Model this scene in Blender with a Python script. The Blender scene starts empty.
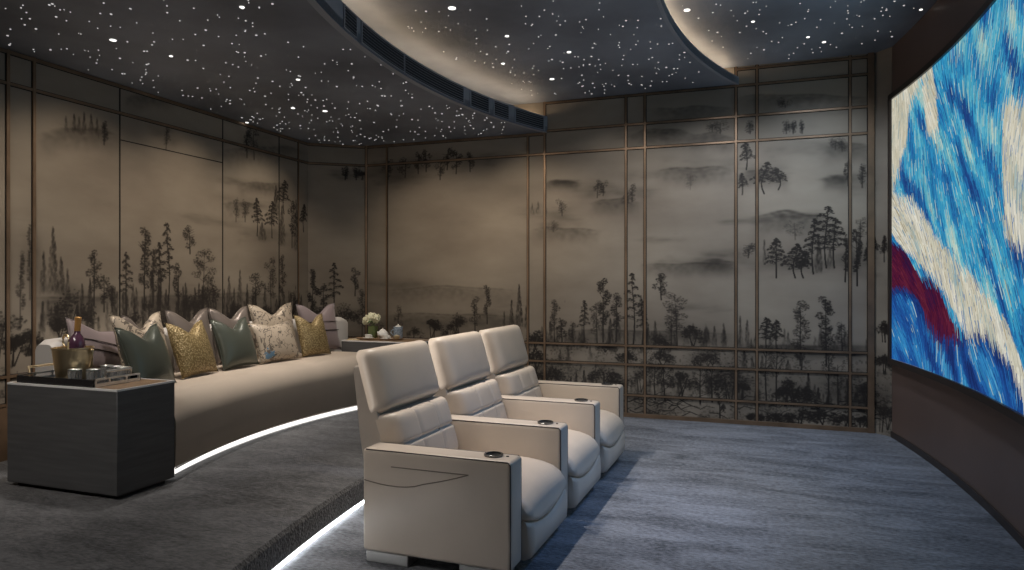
import bpy, bmesh, math, random
import numpy as np
from mathutils import Vector, Matrix, Euler

random.seed(11)
rng = np.random.default_rng(7)
sc = bpy.context.scene
COL = sc.collection
PI = math.pi
R_ = math.radians

# ------------------------------------------------------------------ camera
F, CX, HY = 688.0, 512.0, 282.0
CAM = Vector((0.0, 0.0, 1.45))
CA, SA = 0.942, 0.335
cam_d = bpy.data.cameras.new('camera')
cam = bpy.data.objects.new('camera', cam_d)
COL.objects.link(cam)
cam.location = CAM
cam.rotation_euler = (PI / 2, 0, math.atan2(SA, CA))
cam_d.sensor_width = 36.0
cam_d.lens = F / 1024 * 36.0
cam_d.shift_y = -3.0 / 1024
cam_d.clip_start = 0.05
sc.camera = cam


def ray(px, py):
    r = (px - CX) / F
    return Vector((CA * r - SA, SA * r + CA, -(py - HY) / F))


def hit_z(px, py, z):
    d = ray(px, py)
    return CAM + d * ((z - CAM.z) / d.z)


def hit_arc(px, R):                 # sofa arcs share one centre
    d = ray(px, HY)
    a = d.x ** 2 + d.y ** 2
    b = 2 * (-SOFA_C[0] * d.x - SOFA_C[1] * d.y)
    c = SOFA_C[0] ** 2 + SOFA_C[1] ** 2 - R * R
    t = (-b + math.sqrt(b * b - 4 * a * c)) / (2 * a)
    return d.x * t, d.y * t


# ------------------------------------------------------------------ layout
X_LEFT, Y_BACK = -5.10, 7.40
Z_PLAT, Z_LOW, Z_MID, Z_HIGH = 0.165, 3.13, 3.47, 3.65
Y_NEAR = -1.2
CORNER_A, CORNER_B = (-5.10, 7.0), (-4.55, 7.40)
RC_A, RC_B = (1.07, 7.40), (1.19, 7.25)
SOFA_C = (0.60, 4.95)


def x_screen(y):
    if y < 2.6:
        return 2.6
    return 1.385 - (y - 4.95) ** 2 / 27.5


def x_edge1(y):
    return 3.31 - math.sqrt(max(0.01, 36 - (y - 5.05) ** 2))


def x_edge2(y):
    return 5.35 - math.sqrt(max(0.01, 36 - (y - 5.05) ** 2))


def x_step(y):
    return 8.52 - math.sqrt(121 - (y - 4.95) ** 2)


def x_sofa(R, y):
    return SOFA_C[0] - math.sqrt(R * R - (y - SOFA_C[1]) ** 2)


# ------------------------------------------------------------------ materials
def nodes_of(m):
    m.use_nodes = True
    nt = m.node_tree
    return nt, nt.nodes['Principled BSDF']


def mat(name, col, rough=0.5, metal=0.0, bump=None, var=None, sheen=0.0, trans=0.0, coat=0.0, ior=None, spec=None):
    """bump=(scale, strength, distance)  var=(scale, amount)"""
    m = bpy.data.materials.new(name)
    nt, b = nodes_of(m)
    b.inputs['Base Color'].default_value = (*col, 1)
    b.inputs['Roughness'].default_value = rough
    b.inputs['Metallic'].default_value = metal
    b.inputs['Sheen Weight'].default_value = sheen
    b.inputs['Transmission Weight'].default_value = trans
    b.inputs['Coat Weight'].default_value = coat
    if ior:
        b.inputs['IOR'].default_value = ior
    if spec is not None:
        b.inputs['Specular IOR Level'].default_value = spec
    tc = nt.nodes.new('ShaderNodeTexCoord')
    if var:
        n = nt.nodes.new('ShaderNodeTexNoise')
        n.inputs['Scale'].default_value = var[0]
        n.inputs['Detail'].default_value = 5
        nt.links.new(tc.outputs['Object'], n.inputs['Vector'])
        r = nt.nodes.new('ShaderNodeValToRGB')
        a = var[1]
        r.color_ramp.elements[0].position = 0.3
        r.color_ramp.elements[1].position = 0.7
        r.color_ramp.elements[0].color = (*[c * (1 - a) for c in col], 1)
        r.color_ramp.elements[1].color = (*[min(1, c * (1 + a)) for c in col], 1)
        nt.links.new(n.outputs['Fac'], r.inputs['Fac'])
        nt.links.new(r.outputs['Color'], b.inputs['Base Color'])
    if bump:
        n = nt.nodes.new('ShaderNodeTexNoise')
        n.inputs['Scale'].default_value = bump[0]
        n.inputs['Detail'].default_value = 4
        nt.links.new(tc.outputs['Object'], n.inputs['Vector'])
        bp = nt.nodes.new('ShaderNodeBump')
        bp.inputs['Strength'].default_value = bump[1]
        bp.inputs['Distance'].default_value = bump[2]
        nt.links.new(n.outputs['Fac'], bp.inputs['Height'])
        nt.links.new(bp.outputs['Normal'], b.inputs['Normal'])
    return m


def emit(name, col, strength, sample=True):
    m = bpy.data.materials.new(name)
    m.use_nodes = True
    nt = m.node_tree
    nt.nodes.clear()
    o = nt.nodes.new('ShaderNodeOutputMaterial')
    e = nt.nodes.new('ShaderNodeEmission')
    e.inputs['Color'].default_value = (*col, 1)
    e.inputs['Strength'].default_value = strength
    nt.links.new(e.outputs[0], o.inputs['Surface'])
    if not sample:
        m.cycles.emission_sampling = 'NONE'
    return m


def carpet(name, dark, light, sx, sy, coarse=0.0):
    m = bpy.data.materials.new(name)
    nt, b = nodes_of(m)
    b.inputs['Roughness'].default_value = 0.95
    b.inputs['Sheen Weight'].default_value = 0.25
    b.inputs['Specular IOR Level'].default_value = 0.15
    tc = nt.nodes.new('ShaderNodeTexCoord')
    mp = nt.nodes.new('ShaderNodeMapping')
    mp.inputs['Scale'].default_value = (sx, sy, 1)
    nt.links.new(tc.outputs['Object'], mp.inputs['Vector'])
    n1 = nt.nodes.new('ShaderNodeTexNoise')
    n1.inputs['Scale'].default_value = 1.0
    n1.inputs['Detail'].default_value = 9
    n1.inputs['Roughness'].default_value = 0.74
    n1.inputs['Distortion'].default_value = 0.6
    nt.links.new(mp.outputs[0], n1.inputs['Vector'])
    n2 = nt.nodes.new('ShaderNodeTexNoise')
    n2.inputs['Scale'].default_value = 58
    n2.inputs['Detail'].default_value = 3
    mp2 = nt.nodes.new('ShaderNodeMapping')
    mp2.inputs['Scale'].default_value = (0.55, 1.3, 1)
    nt.links.new(tc.outputs['Object'], mp2.inputs['Vector'])
    nt.links.new(mp2.outputs[0], n2.inputs['Vector'])
    mx = nt.nodes.new('ShaderNodeMix')
    mx.inputs['Factor'].default_value = 0.40 + coarse
    nt.links.new(n1.outputs['Fac'], mx.inputs['A'])
    nt.links.new(n2.outputs['Fac'], mx.inputs['B'])
    r = nt.nodes.new('ShaderNodeValToRGB')
    r.color_ramp.elements[0].position = 0.39
    r.color_ramp.elements[1].position = 0.61
    r.color_ramp.elements[0].color = (*dark, 1)
    r.color_ramp.elements[1].color = (*light, 1)
    nt.links.new(mx.outputs['Result'], r.inputs['Fac'])
    nt.links.new(r.outputs['Color'], b.inputs['Base Color'])
    n3 = nt.nodes.new('ShaderNodeTexNoise')
    n3.inputs['Scale'].default_value = 160 - 400 * coarse
    n3.inputs['Detail'].default_value = 3
    nt.links.new(tc.outputs['Object'], n3.inputs['Vector'])
    bp = nt.nodes.new('ShaderNodeBump')
    bp.inputs['Strength'].default_value = 0.7 + coarse
    bp.inputs['Distance'].default_value = 0.012
    nt.links.new(n3.outputs['Fac'], bp.inputs['Height'])
    nt.links.new(bp.outputs['Normal'], b.inputs['Normal'])
    return m


M = {}
M['carpet'] = carpet('carpet_streaked', (0.050, 0.057, 0.072), (0.255, 0.275, 0.32), 1.3, 4.6)
M['carpet_plat'] = carpet('carpet_streaked_grey', (0.042, 0.043, 0.047), (0.165, 0.167, 0.175), 1.5, 4.0)
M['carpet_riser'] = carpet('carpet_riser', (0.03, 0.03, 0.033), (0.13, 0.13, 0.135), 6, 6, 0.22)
M['trim'] = mat('bronze_trim', (0.25, 0.17, 0.112), 0.38, 0.5, var=(6, 0.2))
M['groove'] = mat('dark_groove', (0.012, 0.010, 0.009), 0.8)
M['brown_wall'] = mat('brown_lacquer_wall', (0.175, 0.120, 0.102), 0.42, 0.0, bump=(8, 0.04, 0.01), var=(1.2, 0.12))
M['plain_wall'] = mat('plain_taupe_wall', (0.16, 0.135, 0.11), 0.8, var=(2, 0.1))
M['ceiling'] = mat('night_sky_plaster', (0.235, 0.262, 0.315), 0.55, var=(0.9, 0.40), bump=(30, 0.1, 0.004))
M['fascia'] = mat('charcoal_fascia', (0.33, 0.355, 0.41), 0.45)
M['grille'] = mat('black_grille', (0.030, 0.032, 0.040), 0.5)
M['grille_slat'] = mat('grille_slat', (0.24, 0.26, 0.30), 0.45, 0.0)
M['star'] = emit('fibre_star', (1.0, 0.98, 0.94), 0.62, False)
M['star_big'] = emit('fibre_star_bright', (1.0, 0.97, 0.9), 1.8, False)
M['led_white'] = emit('led_white', (1.0, 0.975, 0.94), 1.5)
M['led_step'] = emit('led_step', (0.95, 0.98, 1.0), 15.0)
M['led_warm'] = emit('led_warm', (1.0, 0.73, 0.46), 11.0)
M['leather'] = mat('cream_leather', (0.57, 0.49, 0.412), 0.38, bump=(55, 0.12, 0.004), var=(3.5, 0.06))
M['leather_taupe'] = mat('taupe_leather', (0.46, 0.40, 0.345), 0.45, bump=(55, 0.12, 0.004), var=(3.5, 0.06))  # darker leather on the back shells
M['piping'] = mat('dark_piping', (0.05, 0.04, 0.035), 0.5)
M['stitch'] = mat('stitched_crease', (0.20, 0.165, 0.135), 0.6)
M['edge'] = mat('pale_metal_edge', (0.85, 0.85, 0.85), 0.45, 0.2)
M['steel'] = mat('brushed_steel', (0.55, 0.54, 0.52), 0.35, 0.9)
M['black'] = mat('black_plastic', (0.012, 0.012, 0.013), 0.4)
M['cup_rim'] = mat('dark_chrome', (0.20, 0.20, 0.20), 0.25, 0.9)
M['suede'] = mat('taupe_suede', (0.46, 0.385, 0.31), 0.75, sheen=0.15, bump=(120, 0.15, 0.003), var=(2.5, 0.07))
M['suede_back'] = mat('pale_grey_velvet', (0.52, 0.50, 0.48), 0.7, sheen=0.2, bump=(120, 0.1, 0.003))
M['plinth'] = mat('white_plinth', (0.75, 0.74, 0.72), 0.5)
M['slate'] = mat('slate_veneer', (0.088, 0.087, 0.088), 0.5)
M['satin_green'] = mat('satin_green', (0.085, 0.095, 0.078), 0.32, 0.25, var=(4, 0.12))
M['satin_grey'] = mat('satin_warm_grey', (0.175, 0.148, 0.132), 0.32, 0.30, var=(4, 0.12))
M['mauve'] = mat('mauve_cloth', (0.19, 0.148, 0.150), 0.55, sheen=0.2, bump=(200, 0.15, 0.002))
M['gold'] = mat('polished_brass', (0.86, 0.70, 0.45), 0.36, 1.0)
M['silver'] = mat('polished_silver', (0.88, 0.88, 0.86), 0.30, 1.0)
M['tray'] = mat('black_lacquer', (0.014, 0.014, 0.016), 0.22)
M['wood'] = mat('brown_wood', (0.24, 0.155, 0.09), 0.45, var=(14, 0.25))
M['bottle'] = mat('purple_glass', (0.085, 0.035, 0.065), 0.2, coat=0.6)
M['foil'] = mat('orange_foil', (0.62, 0.33, 0.11), 0.35, 0.5)
M['label'] = mat('cream_label', (0.62, 0.50, 0.28), 0.5)
M['crystal'] = mat('cut_crystal', (0.92, 0.94, 0.94), 0.05, trans=0.8, ior=1.5)
M['porcelain'] = mat('white_porcelain', (0.80, 0.79, 0.76), 0.2)
M['blue_china'] = mat('blue_china', (0.36, 0.45, 0.56), 0.25, var=(40, 0.45))
M['green_glass'] = mat('green_glass', (0.30, 0.38, 0.16), 0.15, trans=0.55, ior=1.4)
M['petal'] = mat('cream_petal', (0.78, 0.76, 0.56), 0.7)
M['leaf'] = mat('leaf_green', (0.10, 0.19, 0.045), 0.6)
M['stem'] = mat('stem_green', (0.16, 0.25, 0.07), 0.6)
M['pastry'] = mat('biscuit_bowl', (0.55, 0.44, 0.27), 0.6)
M['bezel'] = mat('dark_bezel', (0.040, 0.030, 0.026), 0.4)


def grain(m):                        # stretched streaks for the side tables
    nt, b = nodes_of(m)
    tc = nt.nodes.new('ShaderNodeTexCoord')
    mp = nt.nodes.new('ShaderNodeMapping')
    mp.inputs['Scale'].default_value = (2.2, 2.2, 26)
    nt.links.new(tc.outputs['Object'], mp.inputs['Vector'])
    n = nt.nodes.new('ShaderNodeTexNoise')
    n.inputs['Scale'].default_value = 1.6
    n.inputs['Detail'].default_value = 6
    nt.links.new(mp.outputs[0], n.inputs['Vector'])
    r = nt.nodes.new('ShaderNodeValToRGB')
    r.color_ramp.elements[0].position = 0.3
    r.color_ramp.elements[1].position = 0.75
    r.color_ramp.elements[0].color = (0.072, 0.074, 0.079, 1)
    r.color_ramp.elements[1].color = (0.105, 0.107, 0.111, 1)
    nt.links.new(n.outputs['Fac'], r.inputs['Fac'])
    nt.links.new(r.outputs['Color'], b.inputs['Base Color'])


grain(M['slate'])


def gold_weave():
    m = bpy.data.materials.new('gold_woven_cloth')
    nt, b = nodes_of(m)
    b.inputs['Roughness'].default_value = 0.42
    b.inputs['Metallic'].default_value = 0.35
    tc = nt.nodes.new('ShaderNodeTexCoord')
    v = nt.nodes.new('ShaderNodeTexVoronoi')
    v.inputs['Scale'].default_value = 75
    nt.links.new(tc.outputs['Object'], v.inputs['Vector'])
    r = nt.nodes.new('ShaderNodeValToRGB')
    r.color_ramp.elements[0].position = 0.15
    r.color_ramp.elements[1].position = 0.65
    r.color_ramp.elements[0].color = (0.46, 0.36, 0.19, 1)
    r.color_ramp.elements[1].color = (0.19, 0.135, 0.055, 1)
    nt.links.new(v.outputs['Distance'], r.inputs['Fac'])
    nt.links.new(r.outputs['Color'], b.inputs['Base Color'])
    bp = nt.nodes.new('ShaderNodeBump')
    bp.inputs['Strength'].default_value = 0.6
    bp.inputs['Distance'].default_value = 0.006
    bp.invert = True
    nt.links.new(v.outputs['Distance'], bp.inputs['Height'])
    nt.links.new(bp.outputs['Normal'], b.inputs['Normal'])
    return m


def ink_cloth(name, blue=False, scale=5.0, seed=0.0, thr=0.035, base=(0.40, 0.335, 0.26)):
    """cream satin with wandering ink lines and small blots"""
    m = bpy.data.materials.new(name)
    nt, b = nodes_of(m)
    b.inputs['Roughness'].default_value = 0.42
    b.inputs['Metallic'].default_value = 0.12
    tc = nt.nodes.new('ShaderNodeTexCoord')
    mp = nt.nodes.new('ShaderNodeMapping')
    mp.inputs['Location'].default_value = (seed, seed * 0.7, 0)
    mp.inputs['Scale'].default_value = (1, 1.7, 1)
    nt.links.new(tc.outputs['Object'], mp.inputs['Vector'])
    n = nt.nodes.new('ShaderNodeTexNoise')
    n.inputs['Scale'].default_value = scale
    n.inputs['Detail'].default_value = 3.5
    n.inputs['Distortion'].default_value = 1.2
    nt.links.new(mp.outputs[0], n.inputs['Vector'])
    s = nt.nodes.new('ShaderNodeMath')
    s.operation = 'SUBTRACT'
    s.inputs[1].default_value = 0.52
    nt.links.new(n.outputs['Fac'], s.inputs[0])
    a = nt.nodes.new('ShaderNodeMath')
    a.operation = 'ABSOLUTE'
    nt.links.new(s.outputs[0], a.inputs[0])
    line = nt.nodes.new('ShaderNodeMath')
    line.operation = 'LESS_THAN'
    line.inputs[1].default_value = thr * 0.5
    nt.links.new(a.outputs[0], line.inputs[0])
    n2 = nt.nodes.new('ShaderNodeTexNoise')
    n2.inputs['Scale'].default_value = scale * 2.2
    n2.inputs['Detail'].default_value = 4
    nt.links.new(mp.outputs[0], n2.inputs['Vector'])
    blot = nt.nodes.new('ShaderNodeMath')
    blot.operation = 'GREATER_THAN'
    blot.inputs[1].default_value = 0.61
    nt.links.new(n2.outputs['Fac'], blot.inputs[0])
    mxm = nt.nodes.new('ShaderNodeMath')
    mxm.operation = 'MAXIMUM'
    nt.links.new(line.outputs[0], mxm.inputs[0])
    nt.links.new(blot.outputs[0], mxm.inputs[1])
    sc_ = nt.nodes.new('ShaderNodeMath')
    sc_.operation = 'MULTIPLY'
    sc_.inputs[1].default_value = 0.8
    nt.links.new(mxm.outputs[0], sc_.inputs[0])
    mx = nt.nodes.new('ShaderNodeMix')
    mx.data_type = 'RGBA'
    mx.inputs['A'].default_value = (*base, 1)
    mx.inputs['B'].default_value = (0.045, 0.035, 0.03, 1)
    nt.links.new(sc_.outputs[0], mx.inputs['Factor'])
    out = mx.outputs['Result']
    if blue:
        vm = nt.nodes.new('ShaderNodeVectorMath')
        vm.operation = 'DISTANCE'
        vm.inputs[1].default_value = (-0.17, -0.05, 0.075)
        nt.links.new(tc.outputs['Object'], vm.inputs[0])
        lt = nt.nodes.new('ShaderNodeMath')
        lt.operation = 'LESS_THAN'
        lt.inputs[1].default_value = 0.158
        jag = nt.nodes.new('ShaderNodeMath')
        jag.operation = 'MULTIPLY_ADD'
        jag.inputs[1].default_value = 0.22
        nt.links.new(n2.outputs['Fac'], jag.inputs[0])
        nt.links.new(vm.outputs['Value'], jag.inputs[2])
        nt.links.new(jag.outputs[0], lt.inputs[0])
        mb = nt.nodes.new('ShaderNodeMix')
        mb.data_type = 'RGBA'
        nt.links.new(lt.outputs[0], mb.inputs['Factor'])
        nt.links.new(out, mb.inputs['A'])
        mb.inputs['B'].default_value = (0.10, 0.19, 0.28, 1)
        out = mb.outputs['Result']
    nt.links.new(out, b.inputs['Base Color'])
    return m


M['gold_weave'] = gold_weave()
M['ink_cloth'] = ink_cloth('cream_ink_cloth', False, 5.5, 0.0)
M['ink_cloth_fine'] = ink_cloth('cream_ink_cloth_fine', False, 9.0, 3.0)
M['ink_cloth_blue'] = ink_cloth('cream_ink_cloth_blue', True, 7.0, 5.0)

# ------------------------------------------------------------------ mesh helpers
def link(name, me, m=None, parent=None, smooth=False, angle=None):
    o = bpy.data.objects.new(name, me)
    COL.objects.link(o)
    if m is not None:
        me.materials.append(M[m] if isinstance(m, str) else m)
    if parent is not None:
        o.parent = parent
    if smooth:
        for p in me.polygons:
            p.use_smooth = True
        if angle is not None:
            md = None
            try:
                me.set_sharp_from_angle(angle=R_(angle))
            except Exception:
                pass
    return o


class MB:
    def __init__(self):
        self.v, self.f = [], []

    def add(self, vs, fs):
        b = len(self.v)
        self.v.extend([tuple(v) for v in vs])
        self.f.extend([tuple(b + i for i in f) for f in fs])
        return self

    def box(self, x0, x1, y0, y1, z0, z1):
        vs = [(x, y, z) for x in (x0, x1) for y in (y0, y1) for z in (z0, z1)]
        fs = [(0, 1, 3, 2), (4, 6, 7, 5), (0, 4, 5, 1), (2, 3, 7, 6), (0, 2, 6, 4), (1, 5, 7, 3)]
        return self.add(vs, fs)

    def sweep(self, rings, closed=True, caps=True):
        n = len(rings[0])
        vs = [p for r in rings for p in r]
        fs = []
        for i in range(len(rings) - 1):
            for j in range(n if closed else n - 1):
                k = (j + 1) % n
                fs.append((i * n + j, i * n + k, (i + 1) * n + k, (i + 1) * n + j))
        if caps and closed:
            fs.append(tuple(reversed(range(n))))
            fs.append(tuple((len(rings) - 1) * n + j for j in range(n)))
        return self.add(vs, fs)

    def tube(self, pts, r, n=8):
        pts = [Vector(p) for p in pts]
        rings = []
        for i, p in enumerate(pts):
            a = pts[max(i - 1, 0)]
            b = pts[min(i + 1, len(pts) - 1)]
            t = (b - a).normalized()
            u = t.cross(Vector((0, 0, 1)))
            if u.length < 1e-3:
                u = t.cross(Vector((1, 0, 0)))
            u.normalize()
            w = u.cross(t)
            rr = r[i] if isinstance(r, (list, tuple)) else r
            rings.append([p + (u * math.cos(2 * PI * k / n) + w * math.sin(2 * PI * k / n)) * rr for k in range(n)])
        return self.sweep(rings)

    def lathe(self, prof, c=(0, 0, 0), n=28):
        """prof: list of (r, z) from bottom to top"""
        rings = []
        for r, z in prof:
            r = max(r, 1e-4)
            rings.append([(c[0] + r * math.cos(2 * PI * k / n), c[1] + r * math.sin(2 * PI * k / n), c[2] + z) for k in range(n)])
        return self.sweep(rings)

    def ball(self, c, rx, ry=None, rz=None, n=12, m=8):
        ry = ry or rx
        rz = rz or rx
        rings = []
        for i in range(m + 1):
            a = -PI / 2 + PI * i / m
            q = max(math.cos(a), 1e-3)
            rings.append([(c[0] + rx * q * math.cos(2 * PI * k / n), c[1] + ry * q * math.sin(2 * PI * k / n), c[2] + rz * math.sin(a)) for k in range(n)])
        return self.sweep(rings)

    def mesh(self, name):
        me = bpy.data.meshes.new(name)
        me.from_pydata(self.v, [], self.f)
        bm = bmesh.new()
        bm.from_mesh(me)
        bmesh.ops.recalc_face_normals(bm, faces=bm.faces)
        bm.to_mesh(me)
        bm.free()
        return me

    def build(self, name, m, parent=None, smooth=False, angle=None, bevel=None, seg=2):
        me = self.mesh(name)
        if bevel:
            bm = bmesh.new()
            bm.from_mesh(me)
            bmesh.ops.bevel(bm, geom=[e for e in bm.edges if e.calc_face_angle(0) > 0.6], offset=bevel, segments=seg, profile=0.5, affect='EDGES', clamp_overlap=True)
            bmesh.ops.recalc_face_normals(bm, faces=bm.faces)
            bm.to_mesh(me)
            bm.free()
            smooth = True
            angle = angle or 40
        return link(name, me, m, parent, smooth, angle)


def empty(name, loc, rz=0.0):
    o = bpy.data.objects.new(name, None)
    COL.objects.link(o)
    o.empty_display_size = 0.1
    o.location = loc
    o.rotation_euler = (0, 0, rz)
    return o


def tag(o, label, cat=None, group=None, kind=None):
    o['label'] = label
    if cat:
        o['category'] = cat
    if group:
        o['group'] = group
    if kind:
        o['kind'] = kind
    return o


def struct(o, label, group=None):
    o['kind'] = 'structure'
    o['label'] = label
    if group:
        o['group'] = group
    return o


# ------------------------------------------------------------------ ink mural
PPM = 190                    # pixels per metre of mural
S0 = 1.0                     # left wall starts at y = S0
FAC1 = math.hypot(CORNER_B[0] - CORNER_A[0], CORNER_B[1] - CORNER_A[1])
SB = (7.0 - S0) + FAC1       # arc length where the back wall starts
BACK_LEN = RC_A[0] - CORNER_B[0]
FAC2 = math.hypot(RC_B[0] - RC_A[0], RC_B[1] - RC_A[1])
S_LEN = SB + BACK_LEN + FAC2
WW, HH = int(S_LEN * PPM), int(3.75 * PPM)
INK = np.zeros((HH, WW), np.float32)


def px_sz(px, py):
    """where a sight line meets the mural walls, as (run along the wall, height)"""
    d = ray(px, py)
    if px < 310:
        t = X_LEFT / d.x
        p = CAM + d * t
        return p.y - S0, p.z
    if px < 373:
        a = Vector((CORNER_A[0], CORNER_A[1]))
        b = Vector((CORNER_B[0], CORNER_B[1]))
        n = Vector(((b - a).y, -(b - a).x))
        t = n.dot(a) / (n.x * d.x + n.y * d.y)
        p = CAM + d * t
        return (7.0 - S0) + (Vector((p.x, p.y)) - a).length, p.z
    if px > 875.5:
        a = Vector(RC_A)
        b = Vector(RC_B)
        n = Vector(((b - a).y, -(b - a).x))
        t = n.dot(a) / (n.x * d.x + n.y * d.y)
        p = CAM + d * t
        return SB + BACK_LEN + (Vector((p.x, p.y)) - a).length, p.z
    t = Y_BACK / d.y
    p = CAM + d * t
    return SB + p.x - CORNER_B[0], p.z


def dab(x, z, rx, a, rz=None, hard=False):
    rz = rz or rx
    cx, cz, px_, pz_ = x * PPM, z * PPM, max(rx * PPM, 0.6), max(rz * PPM, 0.6)
    k = 1.1 if hard else 2.2
    x0, x1 = int(cx - px_ * k), int(cx + px_ * k) + 2
    z0, z1 = int(cz - pz_ * k), int(cz + pz_ * k) + 2
    x0, z0 = max(x0, 0), max(z0, 0)
    x1, z1 = min(x1, WW), min(z1, HH)
    if x0 >= x1 or z0 >= z1:
        return
    gx = ((np.arange(x0, x1) + .5 - cx) / px_) ** 2
    gz = ((np.arange(z0, z1) + .5 - cz) / pz_) ** 2
    q = gz[:, None] + gx[None, :]
    g = np.clip(2.2 - 2 * q, 0, 1) if hard else np.exp(-q * 1.2)
    w = INK[z0:z1, x0:x1]
    w += (1 - w) * (a * g)


def stroke(pts, r0, r1, a):
    L = sum(math.dist(pts[i], pts[i + 1]) for i in range(len(pts) - 1))
    n = max(2, int(L / max(min(r0, r1), 0.004) / 0.9))
    acc = 0
    seg = [math.dist(pts[i], pts[i + 1]) for i in range(len(pts) - 1)]
    for k in range(n + 1):
        t = L * k / n
        i = 0
        while i < len(seg) - 1 and t > seg[i]:
            t -= seg[i]
            i += 1
        f = t / max(seg[i], 1e-6)
        x = pts[i][0] + (pts[i + 1][0] - pts[i][0]) * f
        z = pts[i][1] + (pts[i + 1][1] - pts[i][1]) * f
        dab(x, z, r0 + (r1 - r0) * k / n, a, hard=True)


U = random.uniform
G = random.gauss


def cloud(x, z, w, h, n, a, r=0.011):
    for _ in range(n):
        t = U(0, 2 * PI)
        q = math.sqrt(U(0, 1))
        dab(x + w / 2 * q * math.cos(t), z + h / 2 * q * math.sin(t), r * U(.6, 1.3), a * U(.6, 1), r * U(.5, .9), hard=True)


def wash(x, z, w, h, a):
    dab(x, z, w / 2, a * .45, h / 2)
    for _ in range(16):
        k = U(.18, .45)
        dab(x + U(-.5, .5) * w * .9, z + G(0, .22) * h, w * k * .5, a * U(.08, .3), h * k * .6)
    for _ in range(int(30 * w + 10)):
        dab(x + U(-.5, .5) * w, z + G(0, .25) * h, U(.03, .10), a * U(.05, .35), U(.008, .025))


def ridge(px0, px1, y, hump, depth, a):
    """a hill edge: dark along its crest, melting into mist below"""
    n = int((px1 - px0) * 1.6)
    c = [U(0, 6) for _ in range(3)]
    for i in range(n + 1):
        f = i / n
        e = math.sin(PI * f) ** .6
        yy = y - hump * e * (.7 + .2 * math.sin(5 * f + c[0]) + .12 * math.sin(13 * f + c[1]))
        s_, z_ = px_sz(px0 + (px1 - px0) * f, yy)
        for k in range(12):
            q = k / 11
            dab(s_ + U(-.03, .03), z_ - depth * (q + U(-.05, .05) * (k > 0)) * .011, .030, a * e * (1 - q) ** 1.5 * U(.3, 1) * .36, .012 + .03 * q)


def leafy(x, z0, h, w, a):                 # tall broadleaf with leaf clumps
    lean = w * U(-.12, .12)
    stroke([(x, z0), (x + lean * .4, z0 + h * .5), (x + lean, z0 + h * .94)], .009, .004, a * .8)
    for _ in range(6):
        zz = z0 + h * U(.35, .85)
        q = random.choice((-1, 1))
        stroke([(x + lean * .4, zz), (x + q * w * U(.2, .42), zz + h * U(.04, .1))], .005, .003, a * .6)
    n = max(7, int(h / .045))
    for i in range(n):
        f = .30 + .68 * i / n
        env = math.sin(PI * min(1, max(0, (f - .2) / .84))) ** .5
        cx = x + lean * f + w / 2 * env * U(-.8, .8)
        cz = z0 + h * f
        dab(cx, cz, w * .24, a * .22, h * .05)
        cloud(cx, cz, w * .46, max(.07, h * .10), int(26 + 260 * w * min(h, 1) * .4), a * .85, .010)


def pine(x, z0, h, w, a, pads=11):         # thin bent trunk with flat needle pads
    bend = w * U(-.14, .14)
    tr = [(x + bend * math.sin(i * .8), z0 + h * i / 6) for i in range(7)]
    stroke(tr, .009, .004, a * .85)
    for i in range(pads):
        f = .36 + .64 * (i + .5) / pads
        q = 1 if i % 2 else -1
        rw = w * (.72 - .50 * (f - .36) / .64) * U(.75, 1.1)
        cx = x + bend * math.sin(f * 4.8) + q * rw * U(.15, .5) * (1 if i < pads - 1 else 0)
        cz = z0 + h * f
        stroke([(x + bend * math.sin(f * 4.8), cz - h * .03), (cx, cz - .004)], .004, .003, a * .7)
        dab(cx, cz + .004, rw * .4, a * .20, .02)
        for _ in range(int(20 + rw * 150)):
            t = U(-1, 1)
            dab(cx + t * rw * .46, cz + (1 - t * t) * .022 + U(-.016, .010), .013 * U(.5, 1.2), a * U(.45, 1), .006 * U(.6, 1.2), hard=True)


def spire(x, z0, h, w, a):                 # narrow conifer or pinnacle, fading into mist below
    n = max(6, int(h / .011))
    side = random.choice((-1, 1))
    for i in range(n):
        f = i / n
        hw = w / 2 * (1 - f) ** .8
        al = a * (.35 + .65 * f ** .7)
        dab(x, z0 + h * f, max(hw * .7, .006), al * .22, .02)
        for _ in range(max(2, int(hw / .008) + 1)):
            q = U(-1, 1)
            sh = .55 + .45 * (.5 + .5 * q * side)
            dab(x + q * hw, z0 + h * f + U(-.01, .01), .010, al * sh * U(.4, .9), .020, hard=True)


def bush(x, z0, h, w, a):
    w = max(w, min(.42, h * .9))
    k = 8 + int(w * 9)
    for i in range(k):
        t = U(-1, 1)
        cx, cz = x + t * .42 * w, z0 + h * (.30 + .48 * (1 - t * t) * U(.3, 1.05))
        r = w * U(.30, .50)
        dab(cx, cz, r * .5, a * .28, r * .36)
        cloud(cx, cz, r * 1.1, r * .75, int(24 + 420 * r * r), a * U(.6, 1), .012)
    for _ in range(3):
        stroke([(x + U(-.1, .1) * w, z0), (x + U(-.25, .25) * w, z0 + h * .6)], .008, .005, a * .8)


def bare(x, z0, h, w, a):
    stroke([(x, z0), (x + U(-.1, .1) * w, z0 + h * .5), (x + U(-.2, .2) * w, z0 + h)], .010, .004, a)
    for _ in range(14):
        f = U(.35, .95)
        q = random.choice((-1, 1))
        e = (x + q * w * U(.2, .6), z0 + h * min(1.05, f + U(.05, .2)))
        stroke([(x, z0 + h * f), e], .005, .003, a * .8)
        cloud(e[0], e[1], w * .4, h * .12, 14, a * .8, .009)


def grove(px0, px1, ytop, ybase, n, a, wpx=5):
    for _ in range(n):
        p = U(px0, px1)
        yb = ybase + U(-4, 4)
        put(spire, p, yb - (ybase - ytop) * U(.45, 1), yb, wpx * U(.8, 1.6), a * U(.6, 1.1))


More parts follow.
